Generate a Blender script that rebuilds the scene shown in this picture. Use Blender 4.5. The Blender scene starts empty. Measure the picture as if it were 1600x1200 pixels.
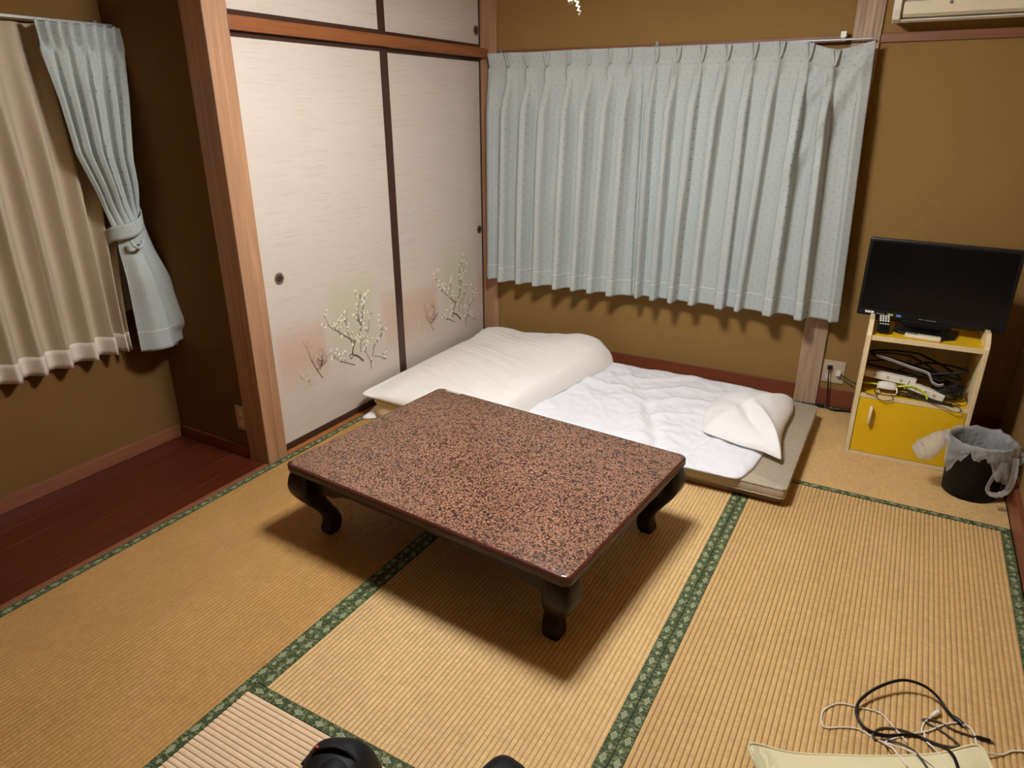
import bpy, math, random
from mathutils import Vector, Matrix, noise as mnoise

# ------------------------------------------------------------------ camera, world, exposure
scene = bpy.context.scene
col = scene.collection
W = 0.955                                   # width of a tatami mat
R = math.radians


def make_camera():
    yaw, pitch, roll = R(-29.474), R(21.845), R(-0.053)
    fw = Vector((math.sin(yaw) * math.cos(pitch), math.cos(yaw) * math.cos(pitch), -math.sin(pitch)))
    r = Vector((math.cos(yaw), -math.sin(yaw), 0)); u = r.cross(fw)
    r2 = r * math.cos(roll) + u * math.sin(roll); u2 = -r * math.sin(roll) + u * math.cos(roll)
    cam = bpy.data.cameras.new('camera'); o = bpy.data.objects.new('camera', cam); col.objects.link(o)
    m = Matrix((r2, u2, -fw)).transposed().to_4x4(); m.translation = Vector((2.3065, -3.804, 1.4971))
    o.matrix_world = m
    cam.sensor_fit = 'HORIZONTAL'; cam.sensor_width = 36; cam.lens = 36 * 1075.86 / 1600
    cam.clip_start = 0.02
    scene.camera = o


make_camera()
world = bpy.data.worlds.new('night'); scene.world = world; world.use_nodes = True
world.node_tree.nodes['Background'].inputs[0].default_value = (0.010, 0.012, 0.018, 1)
world.node_tree.nodes['Background'].inputs[1].default_value = 1.0
vs = scene.view_settings
vs.view_transform = 'Standard'; vs.look = 'None'; vs.gamma = 1; vs.use_curve_mapping = False
vs.exposure = 0.0
LAMP_STRENGTH = 272.0                      # glow of the ring tubes of the pendant lamp (built further down)

# ------------------------------------------------------------------ helpers
def srgb(r, g, b):
    f = lambda c: (c / 255 / 12.92) if c / 255 <= 0.04045 else ((c / 255 + 0.055) / 1.055) ** 2.4
    return (f(r), f(g), f(b), 1)


def lerp(a, b, t): return a + (b - a) * t
def clamp(t, a=0.0, b=1.0): return max(a, min(b, t))
def sstep(a, b, t):
    t = clamp((t - a) / (b - a)); return t * t * (3 - 2 * t)
def nz(x, y, z=0.0): return mnoise.noise(Vector((x, y, z)))
def gauss(x, s): return math.exp(-x * x / (2 * s * s))
def table(xs, ys, x):
    if x <= xs[0]: return ys[0]
    for i in range(len(xs) - 1):
        if x <= xs[i + 1]:
            return lerp(ys[i], ys[i + 1], (x - xs[i]) / (xs[i + 1] - xs[i]))
    return ys[-1]


def catmull(pts, per=8):
    pts = [Vector(p) for p in pts]
    P = [pts[0]] + pts + [pts[-1]]; out = []
    for i in range(1, len(P) - 2):
        a, b, c, d = P[i - 1:i + 3]
        for k in range(per):
            t = k / per
            out.append(0.5 * ((2 * b) + (c - a) * t + (2 * a - 5 * b + 4 * c - d) * t * t + (3 * b - a - 3 * c + d) * t ** 3))
    out.append(pts[-1]); return out


class MB:
    """collects geometry for ONE mesh object"""
    def __init__(self): self.v = []; self.f = []; self.uv = {}
    def box(self, x0, x1, y0, y1, z0, z1):
        b = len(self.v)
        self.v += [(x0, y0, z0), (x1, y0, z0), (x1, y1, z0), (x0, y1, z0), (x0, y0, z1), (x1, y0, z1), (x1, y1, z1), (x0, y1, z1)]
        self.f += [tuple(b + i for i in q) for q in ((3, 2, 1, 0), (4, 5, 6, 7), (0, 1, 5, 4), (1, 2, 6, 5), (2, 3, 7, 6), (3, 0, 4, 7))]
        return self
    def tube(self, pts, r, n=8, caps=True, flat=1.0):
        pts = [Vector(p) for p in pts]; b = len(self.v); m = len(pts)
        rs = r if isinstance(r, (list, tuple)) else [r] * m
        nrm = None
        for i, p in enumerate(pts):
            t = (pts[min(i + 1, m - 1)] - pts[max(i - 1, 0)])
            t = t.normalized() if t.length > 1e-9 else Vector((0, 0, 1))
            if nrm is None:
                nrm = t.orthogonal().normalized()
            else:
                nrm = nrm - t * nrm.dot(t)
                nrm = nrm.normalized() if nrm.length > 1e-6 else t.orthogonal().normalized()
            bn = t.cross(nrm)
            for k in range(n):
                a = 2 * math.pi * k / n
                self.v.append(tuple(p + (nrm * math.cos(a) + bn * math.sin(a) * flat) * rs[i]))
        for i in range(m - 1):
            for k in range(n):
                k2 = (k + 1) % n
                self.f.append((b + i * n + k, b + i * n + k2, b + (i + 1) * n + k2, b + (i + 1) * n + k))
        if caps:
            self.f.append(tuple(b + k for k in reversed(range(n))))
            self.f.append(tuple(b + (m - 1) * n + k for k in range(n)))
        return self
    def sweep_rect(self, pts, wx, wy, rnd=0.35, n=16):
        """rounded-rectangle section in the xy plane swept along points (x,y,z)"""
        b = len(self.v); m = len(pts)
        for i, p in enumerate(pts):
            for k in range(n):
                a = 2 * math.pi * (k + 0.5) / n; c, s = math.cos(a), math.sin(a); e = rnd
                self.v.append((p[0] + wx[i] / 2 * math.copysign(abs(c) ** e, c), p[1] + wy[i] / 2 * math.copysign(abs(s) ** e, s), p[2]))
        for i in range(m - 1):
            for k in range(n):
                k2 = (k + 1) % n
                self.f.append((b + i * n + k, b + i * n + k2, b + (i + 1) * n + k2, b + (i + 1) * n + k))
        self.f.append(tuple(b + k for k in reversed(range(n)))); self.f.append(tuple(b + (m - 1) * n + k for k in range(n)))
        return self
    def lathe(self, prof, n=32, c=(0, 0, 0), close=False):
        b = len(self.v); m = len(prof)
        for (r, z) in prof:
            for k in range(n):
                a = 2 * math.pi * k / n
                self.v.append((c[0] + r * math.cos(a), c[1] + r * math.sin(a), c[2] + z))
        for i in range(m - 1 + (1 if close else 0)):
            j = (i + 1) % m
            for k in range(n):
                k2 = (k + 1) % n
                self.f.append((b + i * n + k, b + i * n + k2, b + j * n + k2, b + j * n + k))
        if not close:
            if prof[0][0] > 1e-6: self.f.append(tuple(b + k for k in reversed(range(n))))
            if prof[-1][0] > 1e-6: self.f.append(tuple(b + (m - 1) * n + k for k in range(n)))
        return self
    def prism(self, poly, ax, a, b_):
        """polygon given in the two other axes, extruded along axis ax from a to b_"""
        b = len(self.v); n = len(poly)
        for t in (a, b_):
            for (p, q) in poly:
                c = [p, q]; c.insert(ax, t); self.v.append(tuple(c))
        self.f.append(tuple(b + i for i in reversed(range(n)))); self.f.append(tuple(b + n + i for i in range(n)))
        for i in range(n):
            j = (i + 1) % n; self.f.append((b + i, b + j, b + n + j, b + n + i))
        return self
    def grid(self, nu, nv, fn, uvfn=None, wrap=False, flip=False):
        b = len(self.v)
        for j in range(nv + 1):
            for i in range(nu + 1):
                u, v = i / nu, j / nv
                if uvfn: self.uv[len(self.v)] = uvfn(u, v)
                self.v.append(tuple(fn(u, v)))
        for j in range(nv):
            for i in range(nu):
                q = (b + j * (nu + 1) + i, b + j * (nu + 1) + i + 1, b + (j + 1) * (nu + 1) + i + 1, b + (j + 1) * (nu + 1) + i)
                self.f.append(q[::-1] if flip else q)
        return self
    def puff(self, outline, top, bot, rings=24, power=0.75):
        """closed soft solid over a closed outline [(x,y)]; top/bot(x,y,r) give the heights, r = 0 middle .. 1 rim"""
        n = len(outline); cx = sum(p[0] for p in outline) / n; cy = sum(p[1] for p in outline) / n
        b = len(self.v)
        def ring(fn, r):
            for (x, y) in outline:
                X, Y = lerp(cx, x, r), lerp(cy, y, r); self.v.append((X, Y, fn(X, Y, r)))
        rr = [((k + 1) / rings) ** power for k in range(rings)]
        self.v.append((cx, cy, top(cx, cy, 0)))
        for r in rr: ring(top, r)
        for k in range(n): self.f.append((b, b + 1 + k, b + 1 + (k + 1) % n))
        for i in range(rings - 1):
            for k in range(n):
                k2 = (k + 1) % n; p = b + 1 + i * n; q = p + n
                self.f.append((p + k, q + k, q + k2, p + k2))
        rim = b + 1 + (rings - 1) * n; last = rim
        for r in reversed(rr[:-1] if abs(top(*outline[0], 1) - bot(*outline[0], 1)) < 1e-6 else rr):
            s = len(self.v); ring(bot, r)
            for k in range(n):
                k2 = (k + 1) % n; self.f.append((last + k, s + k, s + k2, last + k2))
            last = s
        s = len(self.v); self.v.append((cx, cy, bot(cx, cy, 0)))
        for k in range(n): self.f.append((s, last + (k + 1) % n, last + k))
        return self
    def build(self, name, mat, parent=None, smooth=False, bevel=0, seg=2, sub=0, solid=0, angle=None):
        me = bpy.data.meshes.new(name); me.from_pydata(self.v, [], self.f); me.update()
        if self.uv:
            l = me.uv_layers.new(name='UVMap')
            for lp in me.loops: l.data[lp.index].uv = self.uv.get(lp.vertex_index, (0, 0))
        o = bpy.data.objects.new(name, me); col.objects.link(o)
        if mat: me.materials.append(mat)
        if smooth:
            me.polygons.foreach_set('use_smooth', [True] * len(me.polygons))
            if angle: me.set_sharp_from_angle(angle=R(angle))
        if solid:
            md = o.modifiers.new('thickness', 'SOLIDIFY'); md.thickness = solid; md.offset = 0
        if bevel:
            md = o.modifiers.new('bevel', 'BEVEL'); md.width = bevel; md.segments = seg; md.limit_method = 'ANGLE'; md.angle_limit = R(40)
        if sub:
            md = o.modifiers.new('sub', 'SUBSURF'); md.levels = sub; md.render_levels = sub
        if parent: o.parent = parent
        return o


def tag(o, label=None, cat=None, group=None, kind=None):
    if label: o['label'] = label
    if cat: o['category'] = cat
    if group: o['group'] = group
    if kind: o['kind'] = kind
    return o


def thing(name, label, cat, loc=(0, 0, 0), rz=0.0, group=None):
    o = bpy.data.objects.new(name, None); col.objects.link(o); o.empty_display_size = 0.05
    o.location = loc; o.rotation_euler = (0, 0, rz)
    return tag(o, label, cat, group)


def struct(name, label, cat, loc=(0, 0, 0)):
    return tag(thing(name, label, cat, loc), kind='structure')


def twin(o, parent, loc=None):
    c = o.copy(); col.objects.link(c); c.parent = parent
    if loc is not None: c.location = loc
    return c


# ------------------------------------------------------------------ materials
class NT:
    def __init__(self, name):
        self.m = bpy.data.materials.new(name); self.m.use_nodes = True
        self.t = self.m.node_tree; self.b = self.t.nodes['Principled BSDF']; self.out = self.t.nodes['Material Output']
    def n(self, typ, **kw):
        nd = self.t.nodes.new(typ)
        for k, v in kw.items():
            if k == 'ins':
                for kk, vv in v.items(): self.plug(nd.inputs[kk], vv)
            else: setattr(nd, k, v)
        return nd
    def plug(self, sock, val):
        if hasattr(val, 'is_output') or isinstance(val, bpy.types.NodeSocket): self.t.links.new(val, sock)
        else: sock.default_value = val
    def math(self, op, a, b=0.0, c=0.0, clampit=False):
        nd = self.n('ShaderNodeMath', operation=op, use_clamp=clampit)
        self.plug(nd.inputs[0], a); self.plug(nd.inputs[1], b); self.plug(nd.inputs[2], c)
        return nd.outputs[0]
    def mix(self, fac, a, b, blend='MIX'):
        nd = self.n('ShaderNodeMix', data_type='RGBA', blend_type=blend)
        self.plug(nd.inputs[0], fac); self.plug(nd.inputs[6], a); self.plug(nd.inputs[7], b)
        return nd.outputs[2]
    def ramp(self, fac, stops):
        nd = self.n('ShaderNodeValToRGB'); self.plug(nd.inputs[0], fac); e = nd.color_ramp.elements
        while len(e) < len(stops): e.new(0.5)
        for el, (p, c) in zip(e, stops): el.position = p; el.color = c if len(c) == 4 else (*c, 1)
        return nd.outputs[0]
    def coord(self, kind='Object', scale=(1, 1, 1), rot=(0, 0, 0), loc=(0, 0, 0)):
        tc = self.n('ShaderNodeTexCoord'); mp = self.n('ShaderNodeMapping')
        self.t.links.new(tc.outputs[kind], mp.inputs[0])
        mp.inputs['Scale'].default_value = scale; mp.inputs['Rotation'].default_value = rot; mp.inputs['Location'].default_value = loc
        return mp.outputs[0]
    def xyz(self, kind='Object'):
        tc = self.n('ShaderNodeTexCoord'); s = self.n('ShaderNodeSeparateXYZ'); self.t.links.new(tc.outputs[kind], s.inputs[0])
        return s.outputs
    def noise(self, vec, scale, detail=2, rough=0.5, dist=0.0):
        nd = self.n('ShaderNodeTexNoise'); self.plug(nd.inputs['Vector'], vec)
        nd.inputs['Scale'].default_value = scale; nd.inputs['Detail'].default_value = detail
        nd.inputs['Roughness'].default_value = rough; nd.inputs['Distortion'].default_value = dist
        return nd.outputs[0]
    def bump(self, h, strength=0.3, dist=0.001):
        nd = self.n('ShaderNodeBump'); self.plug(nd.inputs['Height'], h)
        nd.inputs['Strength'].default_value = strength; nd.inputs['Distance'].default_value = dist
        self.t.links.new(nd.outputs[0], self.b.inputs['Normal'])
    def base(self, c): self.plug(self.b.inputs['Base Color'], c)
    def set(self, **kw):
        names = dict(rough='Roughness', metal='Metallic', spec='Specular IOR Level', coat='Coat Weight', coatr='Coat Roughness',
                     sheen='Sheen Weight', trans='Transmission Weight', ior='IOR', alpha='Alpha', emit='Emission Strength')
        for k, v in kw.items(): self.plug(self.b.inputs[names[k]], v)
        return self


def plain(name, c, rough=0.5, var=0.06, nscale=40, **kw):
    a = NT(name); n_ = a.noise(a.coord(), nscale, 3)
    d = tuple(x * (1 - var) for x in c[:3]) + (1,); l = tuple(min(1, x * (1 + var)) for x in c[:3]) + (1,)
    a.base(a.mix(n_, d, l)); a.set(rough=rough, **kw); return a.m


def wall_mat(name, c):
    a = NT(name); co = a.coord()
    f = a.noise(co, 260, 3, 0.7); g = a.noise(co, 3, 3)
    c1 = tuple(x * 0.80 for x in c[:3]) + (1,); c2 = tuple(x * 1.16 for x in c[:3]) + (1,)
    base = a.mix(a.math('ADD', a.math('MULTIPLY', f, 0.75), a.math('MULTIPLY', g, 0.25)), c1, c2)
    a.base(base); a.set(rough=0.92, spec=0.15); a.bump(f, 0.35, 0.002); return a.m


def wood_mat(name, dark, light, axis=2, fine=1.0, rough=0.5, spec=0.4, contrast=(0.3, 0.7), coat=0.0):
    a = NT(name); sc = [42 * fine] * 3; sc[axis] = 1.6 * fine
    co = a.coord(scale=tuple(sc))
    n1 = a.noise(co, 1.0, 4, 0.6, 0.6)
    sc2 = [230 * fine] * 3; sc2[axis] = 5 * fine
    n2 = a.noise(a.coord(scale=tuple(sc2)), 1.0, 2)
    m = a.math('ADD', a.math('MULTIPLY', n1, 0.7), a.math('MULTIPLY', n2, 0.3))
    a.base(a.ramp(m, [(contrast[0], dark), (contrast[1], light)])); a.set(rough=rough, spec=spec, coat=coat, coatr=0.15)
    a.bump(m, 0.15, 0.001); return a.m


M = {}
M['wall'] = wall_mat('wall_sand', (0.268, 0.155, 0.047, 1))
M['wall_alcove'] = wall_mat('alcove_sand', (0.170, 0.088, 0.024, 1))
M['ceiling'] = wood_mat('ceiling_board', srgb(190, 164, 128), srgb(214, 190, 154), axis=1)
M['post'] = wood_mat('post_wood', srgb(140, 100, 70), srgb(184, 140, 104), axis=2, rough=0.55)
M['post_grey'] = wood_mat('post_weathered', srgb(134, 104, 80), srgb(190, 162, 132), axis=2, rough=0.6, contrast=(0.35, 0.62))
M['kamoi'] = wood_mat('lintel_wood', srgb(112, 64, 34), srgb(152, 94, 54), axis=1, rough=0.4)
M['rail_wood'] = wood_mat('rail_wood', srgb(110, 66, 42), srgb(142, 90, 58), axis=0, rough=0.5)
M['shikii'] = wood_mat('threshold_wood', srgb(140, 82, 40), srgb(184, 118, 66), axis=1, rough=0.35)
M['base_red'] = wood_mat('baseboard_red', srgb(104, 52, 34), srgb(126, 66, 44), axis=0, rough=0.4)
M['base_left'] = wood_mat('baseboard_brown', srgb(118, 70, 46), srgb(146, 92, 64), axis=1, rough=0.4)
M['plank'] = wood_mat('alcove_plank', srgb(64, 26, 13), srgb(94, 42, 22), axis=1, rough=0.33, spec=0.4)
M['frame_dark'] = plain('dark_lacquer_frame', srgb(66, 40, 30), 0.35, 0.15)
M['black'] = plain('black_plastic', (0.005, 0.005, 0.0055, 1), 0.38, spec=0.3)
M['black_soft'] = plain('black_matte', (0.005, 0.005, 0.0055, 1), 0.6, spec=0.2)
M['white_plastic'] = plain('white_plastic', srgb(226, 220, 204), 0.4, 0.03)
M['cream_plastic'] = plain('cream_plastic', srgb(228, 216, 186), 0.42, 0.03)
M['plate'] = plain('switch_plate', srgb(188, 168, 140), 0.35, 0.04)
M['metal'] = plain('brushed_metal', srgb(150, 148, 142), 0.5, 0.05, metal=0.8)
M['yellow'] = plain('yellow_board', srgb(226, 182, 20), 0.42, 0.04)
M['cream_edge'] = plain('cream_edge_band', srgb(228, 206, 160), 0.45, 0.05)
M['stand_back'] = plain('stand_back_board', srgb(176, 160, 128), 0.6)
M['lime'] = plain('lime_cable', srgb(190, 205, 50), 0.45)
M['grey_cable'] = plain('grey_braid', srgb(70, 62, 52), 0.7, 0.2, 900)
M['silver_cable'] = plain('silver_cable', srgb(190, 188, 182), 0.3)
M['red'] = plain('red_tab', srgb(150, 40, 30), 0.5)
M['glassdark'] = plain('screen_glass', (0.003, 0.003, 0.0035, 1), 0.16, 0.02, spec=0.22)
M['tape'] = plain('tape_strip', srgb(206, 196, 176), 0.35)
M['white_mark'] = plain('white_print', srgb(225, 225, 222), 0.5)
M['grey_mark'] = plain('grey_print', srgb(130, 130, 128), 0.5)
M['green_mark'] = plain('green_print', srgb(150, 170, 90), 0.5)
M['blue_mark'] = plain('blue_print', srgb(90, 130, 200), 0.5)


def tatami_mat_material(name, dark, light, tint):
    a = NT(name); x, y, z = a.xyz()
    # rush strands run across the mat (local y); ribs run along local x
    rib = a.math('FLOOR', a.math('DIVIDE', y, 0.01485))
    cv = a.n('ShaderNodeCombineXYZ'); a.plug(cv.inputs[0], a.math('MULTIPLY', x, 420.0)); a.plug(cv.inputs[1], a.math('MULTIPLY', rib, 7.31)); cv.inputs[2].default_value = 0
    strands = a.noise(cv.outputs[0], 1.0, 2, 0.6)
    cv2 = a.n('ShaderNodeCombineXYZ'); a.plug(cv2.inputs[0], a.math('MULTIPLY', x, 45.0)); a.plug(cv2.inputs[1], a.math('MULTIPLY', rib, 3.17)); cv2.inputs[2].default_value = 4
    blocks = a.noise(cv2.outputs[0], 1.0, 2, 0.6)
    broad = a.noise(a.coord(scale=(2.2, 3.0, 1)), 1.0, 4, 0.6)
    s = a.math('ADD', a.math('MULTIPLY', strands, 0.5), a.math('ADD', a.math('MULTIPLY', blocks, 0.25), a.math('MULTIPLY', broad, 0.25)))
    c = a.ramp(s, [(0.30, dark), (0.66, light)])
    # the two warp threads that tie every rib
    ph = a.math('ABSOLUTE', a.math('SUBTRACT', a.math('FRACT', a.math('DIVIDE', y, 0.01485)), 0.5))
    thread = a.math('GREATER_THAN', ph, 0.405)
    stitch = a.math('GREATER_THAN', a.math('FRACT', a.math('ADD', a.math('MULTIPLY', x, 118.0), a.math('MULTIPLY', rib, 0.5))), 0.45)
    c = a.mix(a.math('MULTIPLY', a.math('MULTIPLY', thread, a.math('ADD', a.math('MULTIPLY', stitch, 0.5), 0.45)), 0.68), c, tint)
    a.base(c); a.set(rough=0.62, spec=0.25)
    a.bump(strands, 0.4, 0.0006); return a.m


def tint(c, k): return tuple(min(1, a * b) for a, b in zip(c[:3], k)) + (1,)


for nm, kf in (('tatami', (1.13, 1.16, 1.20)), ('tatami_dark', (.92, .80, .62)), ('tatami_mid', (1.28, 1.36, 1.50))):  # rush colour scaled per mat: lighter, darker and browner, lightest
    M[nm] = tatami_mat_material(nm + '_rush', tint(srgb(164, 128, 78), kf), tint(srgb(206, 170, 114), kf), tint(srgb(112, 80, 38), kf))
M['tatami_pale'] = tatami_mat_material('tatami_rush_pale', srgb(212, 180, 142), srgb(238, 210, 174), srgb(172, 134, 92))


def heri_material():
    a = NT('tatami_border_cloth'); x, y, z = a.xyz()
    st = a.noise(a.coord(scale=(150, 45, 1), rot=(0, 0, 0.5)), 1.0, 3, 0.6, 0.4)
    mask = a.math('GREATER_THAN', st, 0.53)
    c = a.mix(mask, srgb(58, 70, 40), srgb(112, 116, 82))
    P = 0.074
    def diamond(off, yo, la, lb, thr):
        u = a.math('SUBTRACT', a.math('FRACT', a.math('ADD', a.math('DIVIDE', x, P), off)), 0.5)
        du = a.math('DIVIDE', a.math('ABSOLUTE', a.math('MULTIPLY', u, P)), la)
        dv = a.math('DIVIDE', a.math('ABSOLUTE', a.math('SUBTRACT', y, yo)), lb)
        d = a.math('ADD', du, dv)
        inside = a.math('LESS_THAN', d, 1.0)
        ring = a.math('GREATER_THAN', a.math('SINE', a.math('MULTIPLY', d, 17.0)), thr)
        return a.math('MULTIPLY', inside, a.math('MAXIMUM', ring, a.math('GREATER_THAN', d, 0.86)))
    big = diamond(0.0, 0.002, 0.016, 0.0090, -0.1)
    sml = diamond(0.5, -0.003, 0.009, 0.0055, -0.4)
    c = a.mix(a.math('MAXIMUM', big, sml), c, srgb(170, 172, 138))
    a.base(c); a.set(rough=0.7, spec=0.2); a.bump(st, 0.2, 0.0005); return a.m


M['heri'] = heri_material()


def lacquer_material():
    a = NT('worm_grain_lacquer'); co = a.coord()
    n1 = a.noise(co, 98, 0.6, 0.5, 0.7)
    d = a.math('ABSOLUTE', a.math('SUBTRACT', n1, 0.5))
    worm = a.ramp(d, [(0.066, (0, 0, 0, 1)), (0.086, (1, 1, 1, 1))])
    big = a.noise(co, 4.2, 3, 0.6); fine = a.noise(co, 330, 2)
    tan = a.mix(big, srgb(136, 98, 74), srgb(174, 128, 98)); tan = a.mix(a.math('MULTIPLY', fine, 0.35), tan, srgb(96, 56, 40))
    drk = a.mix(big, srgb(38, 22, 14), srgb(56, 30, 19))
    c = a.mix(worm, drk, tan)
    a.base(c); a.set(rough=0.34, spec=0.45, coat=0.25, coatr=0.2); a.bump(worm, 0.08, 0.0006); return a.m


M['lacquer'] = lacquer_material()
M['table_edge'] = plain('table_edge_lacquer', srgb(50, 30, 24), 0.35, 0.2, 30, spec=0.35)
M['table_rim'] = plain('table_rim_red', srgb(78, 36, 27), 0.25, 0.35, 60, coat=0.3)
M['table_leg'] = plain('table_leg_lacquer', srgb(30, 18, 15), 0.4, 0.2, 30, spec=0.3)


def curtain_material(name, c, dots, weave=0.12, hem=None, rough=0.75, wscale=(700, 300, 1)):
    a = NT(name); tc = a.n('ShaderNodeTexCoord'); s = a.n('ShaderNodeSeparateXYZ'); a.t.links.new(tc.outputs['UV'], s.inputs[0])
    u, v = s.outputs[0], s.outputs[1]
    mp = a.n('ShaderNodeMapping'); a.t.links.new(tc.outputs['UV'], mp.inputs[0]); mp.inputs['Scale'].default_value = wscale
    w = a.noise(mp.outputs[0], 1.0, 2, 0.7)
    base = a.mix(w, tuple(x * (1 - weave) for x in c[:3]) + (1,), tuple(min(1, x * (1 + weave)) for x in c[:3]) + (1,))
    if dots:
        def grid_dots(ou, ov):
            fu = a.math('SUBTRACT', a.math('FRACT', a.math('ADD', a.math('DIVIDE', u, 0.052), ou)), 0.5)
            fv = a.math('SUBTRACT', a.math('FRACT', a.math('ADD', a.math('DIVIDE', v, 0.050), ov)), 0.5)
            r2 = a.math('ADD', a.math('POWER', a.math('MULTIPLY', fu, 0.052), 2.0), a.math('POWER', a.math('MULTIPLY', fv, 0.050), 2.0))
            return a.math('LESS_THAN', r2, 0.0023 ** 2)
        dm = a.math('MAXIMUM', grid_dots(0.0, 0.0), grid_dots(0.5, 0.5))
        base = a.mix(a.math('MULTIPLY', dm, 0.8), base, srgb(70, 66, 58))
    if hem:
        st = a.math('LESS_THAN', a.math('ABSOLUTE', a.math('SUBTRACT', v, hem)), 0.0016)
        base = a.mix(a.math('MULTIPLY', st, 0.8), base, srgb(222, 224, 220))
    a.base(base); a.set(rough=rough, spec=0.25, sheen=0.15); a.bump(w, 0.15, 0.0005)
    return a


M['curtain'] = curtain_material('grey_dotted_curtain', srgb(174, 179, 174), True, 0.07, 0.090).m
M['curtain_tied'] = curtain_material('grey_dotted_curtain_tied', srgb(172, 178, 172), True, 0.07, 0.088).m


M['pleat'] = plain('grey_curtain_pleat', srgb(174, 179, 174), 0.75, 0.05, 300)


M['pleat_tied'] = plain('grey_curtain_fold', srgb(172, 178, 172), 0.75, 0.05, 300)


def sheer_material():
    a = curtain_material('beige_lace_curtain', srgb(196, 178, 150), False, 0.35, None, 0.7, (260, 260, 1))
    tl = a.n('ShaderNodeBsdfTranslucent'); tl.inputs[0].default_value = srgb(206, 190, 164)
    mx = a.n('ShaderNodeMixShader'); mx.inputs[0].default_value = 0.15
    a.t.links.new(a.b.outputs[0], mx.inputs[1]); a.t.links.new(tl.outputs[0], mx.inputs[2]); a.t.links.new(mx.outputs[0], a.out.inputs[0])
    return a.m


M['sheer'] = sheer_material()
M['sheer_hem'] = plain('beige_lace_hem', srgb(214, 200, 184), 0.7, 0.05, 300)


def fusuma_material(name, patches):
    """paper with fine grey streaks and three soft printed colour clouds; patches = [(y0,y1,z0,z1,colour,amount)] in local coordinates"""
    a = NT(name); x, y, z = a.xyz()
    s1 = a.noise(a.coord(scale=(1, 4.5, 210)), 1.0, 3, 0.7)
    s2 = a.noise(a.coord(scale=(1, 2.0, 8)), 1.0, 2)
    c = a.mix(s2, srgb(199, 187, 171), srgb(207, 195, 181))
    streak = a.ramp(s1, [(0.56, (0, 0, 0, 1)), (0.68, (1, 1, 1, 1))])
    c = a.mix(a.math('MULTIPLY', streak, 0.45), c, srgb(156, 142, 120))
    def ss(v, lo, hi):
        nd = a.n('ShaderNodeMapRange', interpolation_type='SMOOTHSTEP'); a.plug(nd.inputs[0], v)
        nd.inputs[1].default_value = lo; nd.inputs[2].default_value = hi; return nd.outputs[0]
    for (y0, y1, z0, z1, colr, amt) in patches:
        m = a.math('MULTIPLY', a.math('MULTIPLY', ss(y, y0 - .03, y0 + .03), ss(y, y1 + .03, y1 - .03)),
                   a.math('MULTIPLY', ss(z, z0 - .10, z0 + .10), ss(z, z1 + .07, z1 - .07)))
        c = a.mix(a.math('MULTIPLY', m, amt), c, colr)
    a.base(c); a.set(rough=0.8, spec=0.2); a.bump(s1, 0.1, 0.0004); return a.m


PEACH, GREEN = srgb(196, 158, 134), srgb(188, 188, 152)
M['paper_plain'] = fusuma_material('fusuma_paper', [])
M['branch'] = plain('print_branch', srgb(104, 88, 66), 0.8, 0.15)
M['branch_red'] = plain('print_branch_red', srgb(150, 106, 82), 0.8, 0.15)
M['branch_pale'] = plain('print_branch_pale', srgb(214, 196, 170), 0.8, 0.05)
M['blossom'] = plain('print_blossom', srgb(238, 232, 216), 0.8, 0.03)


def cloth_mat(name, c, bs=0.25, scale=55, rough=0.85):
    a = NT(name); co = a.coord(); w = a.noise(co, 900, 2); k = a.noise(co, scale, 4, 0.55, 0.8)
    a.base(a.mix(w, tuple(x * 0.965 for x in c[:3]) + (1,), c)); a.set(rough=rough, spec=0.2, sheen=0.2)
    a.bump(k, bs, 0.006); return a.m


M['futon'] = cloth_mat('white_futon_cotton', srgb(240, 240, 243), 0.35, 28)
M['blanket'] = cloth_mat('ivory_cover_cotton', srgb(246, 240, 232), 0.12, 16)
M['pillowcase'] = cloth_mat('white_pillowcase', srgb(243, 240, 236), 0.18, 24)
M['cream_inner'] = cloth_mat('cream_quilt', srgb(226, 210, 164), 0.2, 20)
M['cushion'] = None


def mattress_mat():
    a = NT('taupe_mesh_cover'); v = a.n('ShaderNodeTexVoronoi'); a.plug(v.inputs['Vector'], a.coord()); v.inputs['Scale'].default_value = 260
    c = a.mix(a.math('MULTIPLY', v.outputs[0], 1.4, clampit=True), srgb(150, 138, 116), srgb(190, 178, 156))
    a.base(c); a.set(rough=0.8, spec=0.2); a.bump(v.outputs[0], 0.5, 0.001); return a.m


M['mattress'] = mattress_mat()
M['mattress_under'] = plain('brown_mat_cover', srgb(132, 108, 84), 0.8, 0.1, 200)
M['piping'] = plain('dark_piping', srgb(88, 70, 52), 0.6)


def cushion_mat():
    a = NT('pale_green_cushion'); x, y, z = a.xyz(); co = a.coord()
    w = a.noise(co, 700, 2); lf = a.noise(a.coord(scale=(55, 18, 10), rot=(0, 0, 0.7)), 1.0, 4, 0.6, 1.0)
    reg = a.n('ShaderNodeMapRange', interpolation_type='SMOOTHSTEP'); a.plug(reg.inputs[0], x); reg.inputs[1].default_value = -0.21; reg.inputs[2].default_value = -0.26
    c = a.mix(w, srgb(214, 202, 156), srgb(228, 218, 176))
    c = a.mix(a.math('MULTIPLY', a.math('MULTIPLY', a.math('GREATER_THAN', lf, 0.5), reg.outputs[0]), 0.38), c, srgb(140, 146, 100))
    a.base(c); a.set(rough=0.75, sheen=0.2); a.bump(w, 0.15, 0.0006); return a.m


M['cushion'] = cushion_mat()


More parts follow.
